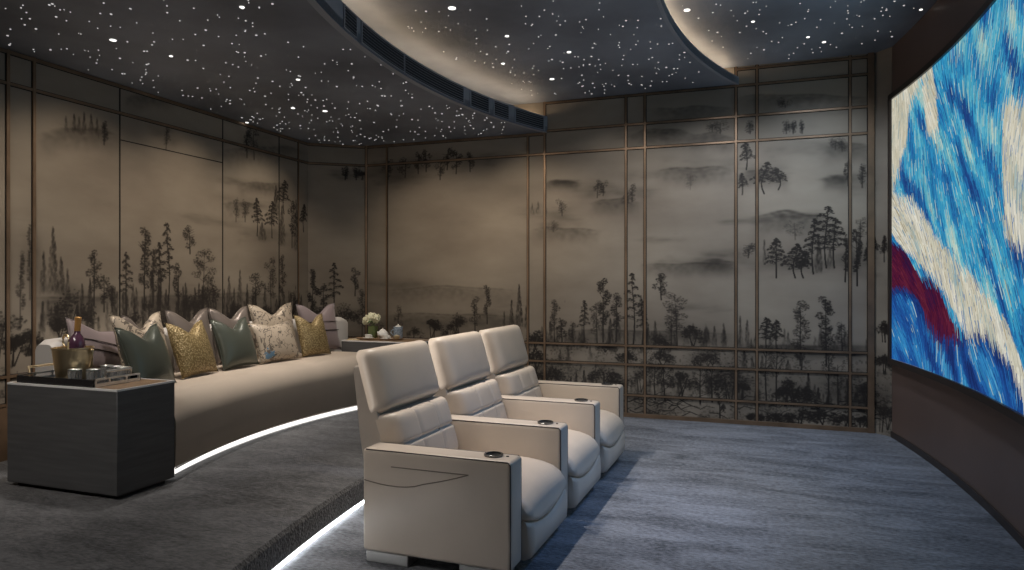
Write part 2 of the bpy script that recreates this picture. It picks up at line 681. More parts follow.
def put(fn, px, ytop, ybase, wpx, a):
    s, z1 = px_sz(px, ytop)
    s_, z0 = px_sz(px, ybase)
    sa, _ = px_sz(px - wpx / 2, ybase)
    sb, _ = px_sz(px + wpx / 2, ybase)
    w = abs(sb - sa)
    if (px - wpx / 2 < 310 < px + wpx / 2) or (px - wpx / 2 < 373 < px + wpx / 2):
        w = min(w, .5)
    fn(s, z0, max(z1 - z0, .03), w, a)


def put_wash(px, py, wpx, hpx, a):
    s, z = px_sz(px, py)
    sa, _ = px_sz(px - wpx / 2, py)
    sb, _ = px_sz(px + wpx / 2, py)
    _, za = px_sz(px, py - hpx / 2)
    _, zb = px_sz(px, py + hpx / 2)
    wash(s, z, min(abs(sb - sa), 2.4), abs(za - zb), a)


# -- soft hills and mist banks
for w_ in [(30, 260, 24, 80, .16), (60, 290, 60, 26, .22), (100, 300, 60, 20, .24), (150, 300, 90, 44, .22), (200, 305, 80, 40, .25),
           (215, 222, 60, 12, .18), (250, 185, 60, 10, .20), (245, 202, 50, 14, .16), (270, 235, 60, 20, .24), (260, 310, 90, 40, .26),
           (85, 128, 46, 18, .20), (165, 135, 30, 26, .14), (255, 140, 36, 34, .20), (290, 150, 30, 12, .16),
           (320, 300, 30, 46, .24), (350, 176, 34, 12, .30), (350, 320, 50, 30, .26),
           (420, 168, 100, 26, .34), (480, 160, 90, 16, .24), (400, 180, 50, 18, .22), (400, 285, 70, 16, .16), (440, 325, 120, 24, .26), (500, 320, 50, 30, .28),
           (545, 212, 60, 16, .24), (565, 182, 30, 4, .26), (598, 190, 46, 20, .24), (560, 222, 40, 16, .20), (635, 193, 40, 14, .20),
           (650, 133, 70, 16, .20), (700, 166, 80, 24, .20), (640, 175, 40, 12, .14), (690, 262, 70, 8, .20), (720, 255, 40, 14, .22), (660, 240, 50, 8, .12), (700, 308, 60, 10, .16),
           (600, 330, 90, 26, .22), (680, 330, 80, 24, .18), (560, 345, 60, 20, .22), (640, 375, 230, 28, .24), (600, 395, 200, 24, .18),
           (790, 150, 60, 20, .16), (765, 172, 50, 24, .20), (840, 178, 40, 8, .20), (855, 185, 40, 22, .20), (835, 147, 44, 14, .18),
           (790, 216, 70, 8, .26), (745, 222, 50, 6, .24), (810, 262, 90, 26, .22), (755, 262, 40, 20, .16), (860, 262, 40, 34, .26),
           (800, 350, 140, 20, .20), (800, 385, 150, 40, .26), (760, 400, 80, 30, .24), (850, 400, 60, 34, .28), (884, 400, 16, 60, .30)]:
    put_wash(*w_[:4], min(.6, w_[4] * 1.7))

for r_ in [(752, 836, 220, 10, 26, .55), (735, 790, 178, 9, 20, .4), (626, 700, 138, 10, 22, .42), (690, 735, 140, 8, 20, .4), (545, 580, 184, 4, 10, .5),
           (655, 735, 172, 7, 22, .4), (700, 736, 264, 6, 14, .45), (640, 735, 266, 4, 16, .35), (822, 850, 180, 5, 14, .4), (822, 872, 150, 8, 20, .4), (735, 872, 100, 8, 20, .3), (648, 735, 112, 8, 20, .3),
           (222, 262, 206, 4, 20, .5), (236, 290, 186, 5, 16, .4), (224, 300, 152, 8, 22, .4), (36, 118, 136, 8, 20, .35), (122, 175, 100, 8, 16, .3),
           (376, 520, 292, 6, 24, .3), (380, 524, 318, 6, 24, .35), (530, 600, 232, 6, 18, .35), (590, 640, 204, 6, 18, .4), (36, 118, 300, 5, 24, .4), (122, 300, 300, 8, 24, .4), (545, 735, 335, 6, 20, .4), (740, 870, 348, 4, 14, .4)]:
    ridge(*r_)

# -- trees: (kind, px, top, base, width, ink)
TREES = [
    (spire, 53, 228, 292, 13, .62), (spire, 43.5, 252, 292, 8, .6), (spire, 61, 258, 294, 9, .6), (spire, 67.5, 270, 302, 6, .5),
    (spire, 90, 279, 326, 10, .72), (spire, 82, 284, 318, 7, .5), (spire, 55, 305, 330, 6, .4), (spire, 48, 300, 325, 6, .35),
    (leafy, 94, 249, 306, 14, .62), (leafy, 104, 273, 312, 12, .62), (leafy, 112, 285, 312, 8, .45),
    (bush, 73, 286, 335, 17, .86), (bush, 60, 311, 345, 20, .86), (bush, 28, 320, 356, 11, .86), (bush, 15, 328, 366, 10, .86), (bush, 4, 300, 360, 8, .7),
    (bush, 86, 322, 350, 14, .7), (leafy, 30, 222, 300, 6, .22), (leafy, 20, 250, 330, 10, .28),
    (pine, 126, 254, 316, 14, .62), (leafy, 144, 226, 310, 15, .72), (pine, 168, 224, 305, 18, .86), (pine, 160, 244, 305, 12, .8),
    (leafy, 153, 246, 306, 10, .6), (leafy, 190, 226, 254, 12, .66), (leafy, 203, 247, 318, 22, .6), (leafy, 178, 262, 310, 10, .6),
    (bush, 191, 288, 332, 18, .76), (bush, 145, 296, 336, 20, .66), (bush, 211, 280, 314, 11, .76), (bush, 235, 300, 330, 14, .6), (bush, 160, 310, 340, 26, .75), (bush, 205, 312, 338, 22, .75), (bush, 126, 312, 338, 18, .6), (bush, 230, 312, 336, 20, .7),
    (spire, 152, 270, 318, 8, .6), (spire, 159, 268, 318, 10, .66), (spire, 166, 290, 325, 10, .7), (spire, 133, 285, 315, 7, .5), (spire, 229, 276, 316, 8, .5),
    (pine, 257, 200, 236, 12, .9), (pine, 272, 203, 238, 14, .92), (pine, 284, 182, 214, 14, .92), (spire, 276, 186, 214, 7, .75), (spire, 282, 205, 245, 8, .6),
    (leafy, 292, 200, 248, 9, .72), (spire, 296, 200, 250, 6, .6), (pine, 303.5, 206, 232, 8, .85), (leafy, 245, 200, 222, 10, .4), (leafy, 236, 198, 222, 8, .3), (spire, 262, 222, 240, 10, .6),
    (leafy, 271, 256, 312, 12, .5), (leafy, 283, 254, 312, 8, .5), (leafy, 255, 272, 310, 17, .72), (spire, 240, 270, 316, 8, .5), (spire, 247, 284, 318, 6, .5), (spire, 265, 284, 316, 6, .5), (leafy, 293, 292, 320, 8, .5), (bush, 265, 302, 330, 22, .55), (bush, 290, 306, 330, 16, .55),
    (leafy, 254, 118, 160, 12, .46), (leafy, 247, 130, 158, 9, .5), (spire, 74, 114, 132, 5, .5), (spire, 84, 113, 133, 5, .55), (spire, 91, 115, 132, 5, .5), (spire, 66, 117, 132, 5, .4), (leafy, 104, 122, 145, 8, .4), (spire, 79, 118, 133, 5, .5), (spire, 97, 119, 136, 4, .45), (leafy, 166, 125, 150, 8, .25),
    (leafy, 312, 268, 326, 9, .74), (pine, 334, 264, 318, 17, .86), (leafy, 323, 283, 322, 10, .7), (leafy, 355, 267, 296, 10, .6), (leafy, 362, 288, 340, 12, .42), (bush, 345, 298, 330, 12, .6), (bush, 318, 300, 332, 10, .6),
    (leafy, 345, 168, 180, 8, .6), (leafy, 356, 167, 180, 9, .55), (bush, 362, 168, 180, 8, .4),
    (leafy, 426, 150, 172, 10, .62), (leafy, 447, 148, 170, 12, .66), (leafy, 456, 150, 174, 10, .62), (leafy, 405, 158, 178, 14, .5), (leafy, 440, 160, 180, 12, .5), (leafy, 470, 152, 172, 10, .45), (leafy, 418, 152, 174, 8, .5), (leafy, 388, 160, 180, 12, .4),
    (bush, 432, 314, 338, 8, .74), (bush, 458, 311, 336, 10, .72), (leafy, 475, 296, 334, 12, .5), (leafy, 487, 284, 324, 8, .5), (bush, 450, 322, 340, 14, .5), (leafy, 398, 305, 330, 12, .3), (bush, 378, 318, 345, 10, .35), (bush, 415, 322, 342, 12, .35),
    (spire, 519, 285, 326, 8, .76), (spire, 511.5, 300, 330, 6, .66), (spire, 526, 307, 328, 5, .6), (spire, 504, 312, 330, 4, .5),
    (spire, 532, 204, 214, 4, .6), (spire, 538, 202, 214, 4, .6), (spire, 545, 204, 214, 4, .5), (leafy, 562, 200, 216, 8, .5), (leafy, 553, 222, 232, 10, .3), (leafy, 597, 180, 198, 7, .55), (leafy, 603, 182, 196, 6, .55), (leafy, 632, 184, 202, 8, .5), (leafy, 628, 195, 204, 10, .4), (leafy, 690, 175, 190, 10, .2), (leafy, 720, 122, 134, 12, .5), (leafy, 712, 124, 132, 12, .4),
    (leafy, 554, 299, 342, 13, .5), (spire, 550, 321, 342, 6, .7), (leafy, 562, 318, 344, 10, .74), (leafy, 573, 322, 344, 10, .4), (pine, 584, 302, 342, 12, .62), (leafy, 603, 277, 342, 14, .82), (leafy, 597, 300, 344, 14, .5), (leafy, 616, 292, 342, 13, .66), (pine, 633, 274, 346, 19, .86), (pine, 642, 300, 344, 14, .66), (spire, 610, 318, 344, 8, .66), (spire, 618, 316, 344, 8, .66), (spire, 626, 320, 344, 6, .5),
    (leafy, 661, 273, 300, 15, .74), (leafy, 677, 291, 346, 26, .52), (leafy, 671, 305, 346, 14, .4), (bush, 692, 323, 348, 16, .84), (spire, 655, 322, 346, 7, .6), (spire, 648, 326, 346, 6, .5), (spire, 714, 326, 346, 6, .5), (spire, 724, 330, 346, 6, .4), (spire, 705, 328, 346, 6, .4),
    (bush, 661, 331, 356, 20, .72), (bush, 535, 326, 352, 13, .88), (bush, 536, 344, 372, 13, .88), (bush, 534, 368, 392, 13, .88), (bush, 552, 364, 386, 30, .84),
    (spire, 560, 350, 366, 6, .5), (spire, 568, 348, 366, 6, .55), (spire, 590, 346, 360, 6, .4), (bush, 606, 343, 352, 18, .74), (bush, 626, 348, 366, 20, .84), (bare, 645, 348, 392, 12, .5), (bush, 663, 347, 372, 26, .74), (bush, 708, 348, 372, 28, .55), (bare, 655, 366, 400, 12, .6),
    (spire, 576, 372, 392, 6, .72), (spire, 584, 370, 392, 7, .76), (spire, 592, 374, 392, 6, .7), (bush, 604, 364, 384, 30, .8), (bush, 615, 372, 396, 26, .66), (bush, 640, 366, 392, 16, .5), (bush, 681, 366, 396, 30, .92), (bush, 729, 361, 402, 24, .9), (bare, 700, 362, 404, 12, .6), (bare, 712, 358, 402, 12, .6), (bare, 665, 366, 402, 14, .7), (bare, 720, 395, 425, 8, .7), (bare, 600, 395, 425, 14, .4),
    (pine, 746, 144, 170, 14, .66), (pine, 764, 164, 194, 24, .72), (pine, 778, 170, 190, 20, .6), (pine, 742, 175, 195, 10, .45), (leafy, 750, 122, 134, 8, .55), (leafy, 786, 122, 134, 6, .6), (leafy, 793, 122, 134, 6, .6), (leafy, 802, 122, 134, 5, .5), (leafy, 835, 138, 150, 10, .4), (leafy, 842, 140, 152, 8, .35), (leafy, 848, 160, 186, 8, .4), (leafy, 862, 164, 188, 12, .4), (leafy, 785, 100, 108, 12, .4),
    (pine, 826, 208, 268, 34, .92), (pine, 813, 220, 274, 22, .92), (pine, 834, 220, 268, 28, .86), (pine, 776, 240, 278, 22, .9), (pine, 795, 246, 278, 26, .92), (pine, 803, 254, 278, 20, .86), (spire, 818, 235, 272, 10, .66), (leafy, 845, 236, 282, 12, .76), (leafy, 857, 228, 286, 12, .78), (pine, 873, 238, 260, 14, .7), (pine, 868, 250, 268, 10, .6), (spire, 830, 250, 268, 8, .4), (leafy, 748, 244, 258, 14, .45), (spire, 764, 240, 262, 4, .4), (leafy, 795, 222, 240, 20, .2), (leafy, 860, 218, 240, 14, .3), (pine, 884, 238, 262, 8, .6),
    (pine, 766, 319, 352, 22, .8), (pine, 776, 322, 350, 16, .7), (leafy, 800, 299, 366, 20, .62), (leafy, 826, 295, 366, 18, .76), (leafy, 842, 322, 352, 18, .5), (spire, 740, 316, 346, 6, .5), (spire, 747, 320, 346, 6, .55), (spire, 788, 332, 348, 6, .4), (spire, 815, 338, 348, 5, .4), (spire, 866, 340, 350, 5, .4), (spire, 744, 350, 368, 7, .8), (spire, 752, 358, 368, 6, .7), (spire, 762, 356, 370, 5, .6), (spire, 788, 360, 372, 7, .7),
    (bare, 766, 345, 400, 12, .55), (bare, 776, 345, 405, 14, .6), (bare, 828, 345, 405, 10, .55), (bare, 838, 365, 405, 10, .45), (bare, 801, 345, 372, 10, .5),
    (bush, 794, 372, 406, 26, .95), (bush, 786, 380, 406, 20, .85), (spire, 808, 373, 406, 10, .95), (spire, 818, 388, 406, 9, .92), (spire, 829, 392, 406, 8, .9), (spire, 847, 378, 406, 8, .8), (spire, 856, 392, 406, 9, .9),
    (bush, 800, 404, 428, 30, .95), (bush, 822, 404, 430, 34, .95), (bush, 845, 408, 430, 16, .66), (bush, 755, 408, 424, 16, .8), (bush, 775, 410, 426, 18, .6), (bush, 862, 412, 432, 14, .7), (bush, 742, 380, 398, 14, .8), (bush, 866, 378, 402, 10, .6),
    (bush, 884, 318, 342, 9, .86), (bush, 884, 350, 374, 10, .92), (bush, 882, 380, 432, 10, .5), (bush, 888, 400, 430, 8, .6),
]
for fn, px, yt, yb, w, a in TREES:
    if (525 < px < 735 and yb < 235) or (px > 735 and yb < 153):
        a *= .55
        w *= 1.35
    put(fn, px, yt, yb, w, a)
grove(112, 240, 282, 326, 46, .55)
grove(40, 110, 300, 334, 16, .45)
grove(240, 308, 288, 322, 22, .45)
grove(540, 730, 326, 346, 40, .4, 5)
grove(735, 870, 330, 347, 20, .35, 5)
grove(545, 735, 372, 395, 26, .5, 5)
grove(755, 870, 385, 405, 16, .5, 6)
for _ in range(46):                      # rock lines along the foot of the back wall
    px = U(545, 872)
    s, z = px_sz(px, U(398, 420))
    pts = [(s, z)]
    for i in range(5):
        pts.append((pts[-1][0] + U(.03, .09), pts[-1][1] + U(-.05, .05)))
    stroke(pts, .007, .004, .6)
for lo, hi, n_, zt in ((1.6, 6.6, 170, .95), (6.9, S_LEN, 330, .78)):   # undergrowth
    for _ in range(n_):
        x, z = U(lo, hi), zt * U(0.02, 1) ** 1.3
        cloud(x, z, U(.08, .28), U(.05, .14), 22, U(.18, .5), .012)
        dab(x, z, U(.06, .2), U(.04, .16), U(.04, .1))
for _ in range(1500):                    # ink flecks near the ground line
    dab(U(0.5, S_LEN), abs(G(0.3, 0.3)), U(.006, .016), U(.15, .5), U(.006, .02), hard=True)
for _ in range(240):                     # faint clouding of the silk
    dab(U(0, S_LEN), U(.5, 3.6), U(.15, .7), U(.01, .05), U(.05, .18))

img = bpy.data.images.new('ink_mural', WW, HH, alpha=False, float_buffer=False)
img.colorspace_settings.name = 'Non-Color'
buf = np.ones((HH, WW, 4), np.float32)
buf[..., :3] = INK[..., None]
img.pixels.foreach_set(buf.ravel())
img.update()
img.pack()


def mural_mat():
    m = bpy.data.materials.new('ink_mural_silk')
    nt, b = nodes_of(m)
    b.inputs['Roughness'].default_value = 0.55
    b.inputs['Specular IOR Level'].default_value = 0.25
    uv = nt.nodes.new('ShaderNodeUVMap')
    uv.uv_map = 'UVMap'
    t = nt.nodes.new('ShaderNodeTexImage')
    t.image = img
    t.extension = 'EXTEND'
    nt.links.new(uv.outputs[0], t.inputs['Vector'])
    mp = nt.nodes.new('ShaderNodeMapping')
    mp.inputs['Scale'].default_value = (S_LEN * 0.7, 3.75 * 1.5, 1)
    nt.links.new(uv.outputs[0], mp.inputs['Vector'])
    n = nt.nodes.new('ShaderNodeTexNoise')
    n.inputs['Scale'].default_value = 1.0
    n.inputs['Detail'].default_value = 6
    n.inputs['Roughness'].default_value = 0.55
    nt.links.new(mp.outputs[0], n.inputs['Vector'])
    r = nt.nodes.new('ShaderNodeValToRGB')
    r.color_ramp.elements[0].position = 0.3
    r.color_ramp.elements[1].position = 0.72
    r.color_ramp.elements[0].color = (0.235, 0.20, 0.165, 1)
    r.color_ramp.elements[1].color = (0.38, 0.335, 0.275, 1)
    nt.links.new(n.outputs['Fac'], r.inputs['Fac'])
    mx = nt.nodes.new('ShaderNodeMix')
    mx.data_type = 'RGBA'
    nt.links.new(t.outputs['Color'], mx.inputs['Factor'])
    nt.links.new(r.outputs['Color'], mx.inputs['A'])
    mx.inputs['B'].default_value = (0.026, 0.022, 0.020, 1)
    nt.links.new(mx.outputs['Result'], b.inputs['Base Color'])
    return m


M['mural'] = mural_mat()


def wall_run(name, p, q, s_start, z1, label, out=0.12):
    """a mural wall slab from plan point p to q; the room lies on its right-hand face"""
    p, q = Vector(p), Vector(q)
    d = (q - p)
    nrm = Vector((-d.y, d.x)).normalized() * out     # away from the room
    me = bpy.data.meshes.new(name)
    vs = [(p.x, p.y, 0), (q.x, q.y, 0), (q.x, q.y, z1), (p.x, p.y, z1),
          (p.x + nrm.x, p.y + nrm.y, 0), (q.x + nrm.x, q.y + nrm.y, 0), (q.x + nrm.x, q.y + nrm.y, z1), (p.x + nrm.x, p.y + nrm.y, z1)]
    fs = [(0, 1, 2, 3), (5, 4, 7, 6), (4, 0, 3, 7), (1, 5, 6, 2), (3, 2, 6, 7), (4, 5, 1, 0)]
    me.from_pydata(vs, [], fs)
    uvl = me.uv_layers.new(name='UVMap')
    L = d.length
    st = {0: s_start, 4: s_start, 3: s_start, 7: s_start}
    for poly in me.polygons:
        for li in poly.loop_indices:
            vi = me.loops[li].vertex_index
            s = s_start if vi in (0, 3, 4, 7) else s_start + L
            uvl.data[li].uv = (s / S_LEN, vs[vi][2] / 3.75)
    o = link(name, me, 'mural')
    return struct(o, label)


wall_run('wall_left', (X_LEFT, S0), CORNER_A, 0.0, Z_LOW, 'taupe silk wall with ink landscape behind the sofa')
wall_run('wall_corner', CORNER_A, CORNER_B, 7.0 - S0, Z_LOW, 'narrow angled mural wall between the left and back walls')
wall_run('wall_back', CORNER_B, RC_A, SB, Z_HIGH, 'long back wall with ink trees and mist on taupe silk')
wall_run('wall_end', RC_A, RC_B, SB + BACK_LEN, Z_HIGH, 'sliver of mural wall beside the screen wall')
mb = MB().box(X_LEFT - .12, X_LEFT, Y_NEAR, S0, 0, Z_LOW)
struct(mb.build('wall_left_near', 'plain_wall'), 'plain taupe part of the left wall nearest the viewer')
mb = MB().box(X_LEFT - .12, 2.72, Y_NEAR - .12, Y_NEAR, 0, Z_HIGH)
struct(mb.build('wall_front', 'plain_wall'), 'plain wall behind the viewer')
# filler above the low part of the left side is the ceiling itself

# screen wall: concave, brown
ys = [7.25 - i * (7.25 - 2.6) / 60 for i in range(61)]
rings = [[(x_screen(y), y, 0), (x_screen(y) + .12, y, 0), (x_screen(y) + .12, y, Z_HIGH), (x_screen(y), y, Z_HIGH)] for y in ys]
o = MB().sweep(rings).build('wall_right', 'brown_wall', smooth=True, angle=30)
struct(o, 'curved brown lacquer wall that carries the screen')
mb = MB().box(1.185, 2.72, 2.48, 2.6, 0, Z_HIGH).box(2.6, 2.72, Y_NEAR, 2.48, 0, Z_HIGH)
struct(mb.build('wall_return', 'brown_wall'), 'brown wall return past the near end of the screen')
rings = [[(x_screen(y) - .012, y, 0), (x_screen(y), y, 0), (x_screen(y), y, .055), (x_screen(y) - .012, y, .055)] for y in ys[:-1]]
struct(MB().sweep(rings).build('baseboard_right', 'bezel'), 'thin dark baseboard under the curved screen wall')

# ------------------------------------------------------------------ floor and platform
mb = MB().box(X_LEFT - .12, 2.72, Y_NEAR - .12, 7.52, -.1, 0)
struct(mb.build('floor', 'carpet'), 'blue grey streaked carpet floor')
ys = [Y_NEAR + i * (Y_BACK - Y_NEAR) / 70 for i in range(71)]


def plat_profile(y):
    xs = x_step(y)
    return [(X_LEFT, y, .022), (xs + .008, y, .022), (xs + .014, y, .035), (xs + .004, y, .145), (xs - .012, y, Z_PLAT), (X_LEFT, y, Z_PLAT)]


yy = [y for y in ys if y <= 7.0] + [7.0]
rings = []
for y in ys + [7.0]:
    pass
ys2 = sorted(set(ys + [7.0]))
rings = []
for y in ys2:
    xl = X_LEFT if y <= 7.0 else X_LEFT + (y - 7.0) / .4 * .55
    pr = plat_profile(y)
    pr[0] = (xl, y, .022)
    pr[-1] = (xl, y, Z_PLAT)
    rings.append(pr)
pl = MB().sweep(rings).build('floor_platform', 'carpet_plat')
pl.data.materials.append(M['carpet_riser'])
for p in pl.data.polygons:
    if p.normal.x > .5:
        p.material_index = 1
struct(pl, 'raised grey carpeted platform under the sofa')
rings = [[(X_LEFT, y, 0), (x_step(y) - .005, y, 0), (x_step(y) - .005, y, .022), (X_LEFT, y, .022)] for y in ys if y <= 7.0]
struct(MB().sweep(rings).build('floor_platform_base', 'plinth'), 'recessed base under the platform edge')
rings = [[(x_step(y) - .004, y, .002), (x_step(y) + .010, y, .002), (x_step(y) + .010, y, .0215), (x_step(y) - .004, y, .0215)] for y in ys if 0.5 < y < 7.35]
o = MB().sweep(rings).build('led_strip', 'led_step')
tag(o, 'white LED strip glowing under the carpeted platform step', 'light strip')

# ------------------------------------------------------------------ ceiling
ys = [Y_NEAR + i * (7.52 - Y_NEAR) / 90 for i in range(91)]
XR = 2.72


def cl(x):
    return max(X_LEFT - .1, min(XR, x))


def slab(name, fx0, fx1, z, label, t=.06):
    rings = [[(fx0(y), y, z), (fx1(y), y, z), (fx1(y), y, z + t), (fx0(y), y, z + t)] for y in ys]
    return struct(MB().sweep(rings).build(name, 'ceiling'), label)


slab('ceiling_low', lambda y: X_LEFT - .12, lambda y: cl(x_edge1(y)), Z_LOW, 'low dark starlit ceiling over the sofa')
slab('ceiling_middle', lambda y: cl(x_edge1(y) - .45), lambda y: max(cl(x_edge2(y)), cl(x_edge1(y) - .44)), Z_MID, 'middle starlit ceiling tier over the recliners')
slab('ceiling_high', lambda y: cl(x_edge2(y) - .40), lambda y: XR + .01, Z_HIGH, 'highest starlit ceiling tier beside the screen')
# back closures of the two coves
for nm, fe, z0, z1, dx in (('ceiling_cove', x_edge1, Z_LOW + .03, Z_MID + .03, .42), ('ceiling_cove_upper', x_edge2, Z_MID + .03, Z_HIGH + .03, .38)):
    rings = [[(cl(fe(y) - dx), y, z0), (cl(fe(y) - dx) + .02, y, z0), (cl(fe(y) - dx) + .02, y, z1), (cl(fe(y) - dx), y, z1)] for y in ys]
    struct(MB().sweep(rings).build(nm, 'ceiling'), 'back of the curved light cove' if nm == 'ceiling_cove' else 'back of the upper curved light cove')

# fascias
ysf = [y for y in ys if y > 0.2 and y < 7.4] + [7.4]


def fascia(name, fe, z0, z1, t, label):
    rings = [[(fe(y) - t, y, z0), (fe(y), y, z0), (fe(y), y, z1), (fe(y) - t, y, z1)] for y in ysf]
    o = MB().sweep(rings).build(name, 'fascia', smooth=True, angle=30)
    return struct(o, label)


f1 = fascia('ceiling_fascia', x_edge1, Z_LOW - .004, Z_LOW + .175, .05, 'curved charcoal fascia with air grilles at the low ceiling edge')
f2 = fascia('ceiling_fascia_upper', x_edge2, Z_MID - .004, Z_MID + .075, .03, 'slim curved fascia at the middle ceiling edge')
for par, fe, z, dx in ((f1, x_edge1, Z_LOW + .150, .15), (f2, x_edge2, Z_MID + .064, .13)):
    rings = [[(fe(y) - dx, y, z), (fe(y) - dx + .03, y, z), (fe(y) - dx + .03, y, z + .015), (fe(y) - dx, y, z + .015)] for y in ysf if y > 1.5]
    MB().sweep(rings).build('led_strip', 'led_warm', par)['label'] = 'warm LED strip in the cove'

# linear air grilles on fascia
VENTS = [(3.93, 4.14, 'shortest black air grille at the near end of the ceiling fascia'),
         (4.22, 5.98, 'longest black air grille in the middle of the curved fascia'),
         (6.10, 6.42, 'short black air grille just past the longest grille'),
         (6.50, 6.76, 'small black air grille second from the back wall'),
         (6.86, 7.34, 'black air grille in the fascia end touching the back wall')]
for a, b, lab in VENTS:
    c = (a + b) / 2
    root = empty('air_vent', (x_edge1(c), c, Z_LOW))
    tag(root, lab, 'vent', 'linear air grilles in the ceiling fascia')
    n = max(3, int((b - a) / .12))
    yv = [a + (b - a) * i / n for i in range(n + 1)]
    off = Vector(root.location)

    def L(pts):
        return [tuple(Vector(p) - off) for p in pts]

    def fe(y):
        return x_edge1(y)
    rings = [L([(fe(y) + .0005, y, Z_LOW + .018), (fe(y) + .003, y, Z_LOW + .018), (fe(y) + .003, y, Z_LOW + .158), (fe(y) + .0005, y, Z_LOW + .158)]) for y in yv]
    MB().sweep(rings).build('back_panel', 'grille', root)
    mb = MB()
    for (z0, z1) in ((.010, .018), (.158, .166)):
        mb.sweep([L([(fe(y), y, Z_LOW + z0), (fe(y) + .010, y, Z_LOW + z0), (fe(y) + .010, y, Z_LOW + z1), (fe(y), y, Z_LOW + z1)]) for y in yv])
    for ye in ([a, b] + ([4.95] if b - a > 1 else [])):
        e = .008
        mb.sweep([L([(fe(y), y, Z_LOW + .01), (fe(y) + .010, y, Z_LOW + .01), (fe(y) + .010, y, Z_LOW + .166), (fe(y), y, Z_LOW + .166)]) for y in (ye - e, ye + e)])
    mb.build('frame', 'fascia', root)
    for k in range(6):
        z = Z_LOW + .026 + k * .0225
        rings = [L([(fe(y) + .002, y, z + .006), (fe(y) + .011, y, z), (fe(y) + .011, y, z + .004), (fe(y) + .002, y, z + .011)]) for y in yv]
        MB().sweep(rings).build('slat', 'grille_slat', root)

# ------------------------------------------------------------------ trims
NT = [0]


def strip(p, q, z0, z1, w, vertical, label, group, t=.014, groove=True, nrm=None):
    """bronze strip on a wall; p,q plan points of its run"""
    NT[0] += 1
    p, q = Vector(p), Vector(q)
    d = (q - p).normalized() if (q - p).length > 1e-6 else Vector((1, 0))
    n = Vector(nrm).normalized()
    if vertical:
        c = p
        dd = Vector((n.y, -n.x))
        pts = lambda hw, th, za, zb: [(c + dd * s * hw + n * k, z) for z in (za, zb) for s, k in ((-1, 0), (1, 0), (1, th), (-1, th))]
        main = MB()
        rr = [[(*(c + dd * s * w / 2 + n * k), z) for s, k in ((-1, 0), (1, 0), (1, t), (-1, t))] for z in (z0, z1)]
        main.sweep(rr)
        gr = MB().sweep([[(*(c + dd * s * (w / 2 + .006) + n * k), z) for s, k in ((-1, 0), (1, 0), (1, .003), (-1, .003))] for z in (z0, z1)])
    else:
        main = MB().sweep([[(*(e + n * k), z) for z, k in ((z0, 0), (z0, t), (z1, t), (z1, 0))] for e in (p, q)])
        gr = MB().sweep([[(*(e + n * k), z) for z, k in ((z0 - .006, 0), (z0 - .006, .003), (z1 + .006, .003), (z1 + .006, 0))] for e in (p, q)])
    o = main.build('trim_%d' % NT[0], 'trim')
    struct(o, label, group)
    if groove:
        gr.build('shadow_gap', 'groove', o)
    return o


def back_x(px):
    d = ray(px, HY)
    return d.x * Y_BACK / d.y


def left_y(px):
    d = ray(px, HY)
    return d.y * X_LEFT / d.x


BW = 'bronze trim strips on the back wall'
for px, w, z1 in ((387, .018, Z_LOW), (528, .020, Z_LOW), (544.8, .022, Z_MID), (626, .022, Z_MID), (645, .022, Z_MID), (736, .022, Z_HIGH), (757, .022, Z_HIGH), (850, .022, Z_HIGH)):
    x = back_x(px)
    strip((x, Y_BACK), (x, Y_BACK), .035, z1, w, True, 'vertical bronze trim strip on the back wall', BW, nrm=(0, -1))
strip((1.035, Y_BACK), (1.035, Y_BACK), .0, Z_HIGH, .055, True, 'broad bronze post at the right end of the back wall', BW, t=.03, nrm=(0, -1))
strip((CORNER_B[0] + .012, Y_BACK - .006), (CORNER_B[0] + .012, Y_BACK - .006), Z_PLAT, Z_LOW, .022, True, 'vertical bronze trim strip in the back left corner', BW, nrm=(0.5, -1))
xa, xb = CORNER_B[0], RC_A[0]
for z, x0 in ((2.885, xa), (.765, xa), (.562, xa), (.235, xa), (Z_LOW + .012, back_x(545)), (Z_MID - .016, back_x(545)), (Z_HIGH - .03, back_x(736))):
    strip((x0, Y_BACK), (xb, Y_BACK), z - .010, z + .010, 0, False, 'horizontal bronze trim strip across the back wall', BW, t=.012, nrm=(0, -1))
strip((xa, Y_BACK), (back_x(545), Y_BACK), Z_LOW - .03, Z_LOW - .004, 0, False, 'bronze trim under the low ceiling on the back wall', BW, t=.012, nrm=(0, -1))
struct(strip((xa, Y_BACK), (xb, Y_BACK), 0, .042, 0, False, 'bronze baseboard', BW, t=.02, groove=False, nrm=(0, -1)), 'low bronze baseboard along the back wall')
LW = 'bronze trim strips on the left wall'
for px in (7.3, 33.4):
    y = left_y(px)
    strip((X_LEFT, y), (X_LEFT, y), Z_PLAT, Z_LOW, .022, True, 'vertical bronze trim strip on the left wall', LW, nrm=(1, 0))
for px in (298, 309):
    y = left_y(px)
    strip((X_LEFT, y), (X_LEFT, y), Z_PLAT, Z_LOW, .010, True, 'vertical bronze trim strip near the left corner', LW, nrm=(1, 0))
for px in (119.7, 222.6, 279):
    y = left_y(px)
    NT[0] += 1
    o = MB().box(X_LEFT, X_LEFT + .003, y - .006, y + .006, Z_PLAT, Z_LOW).build('trim_%d' % NT[0], 'groove')
    struct(o, 'thin dark panel joint in the left wall', 'panel joints in the left wall')
for z in (2.885, .765, .562):
    strip((X_LEFT, S0), (X_LEFT, 7.0), z - .010, z + .010, 0, False, 'horizontal bronze trim strip along the left wall', LW, t=.012, nrm=(1, 0))
    n = Vector((.4, -.55)).normalized()
    strip(CORNER_A, CORNER_B, z - .010, z + .010, 0, False, 'horizontal bronze trim strip on the angled corner wall', 'bronze trim strips on the corner wall', t=.012, nrm=n)
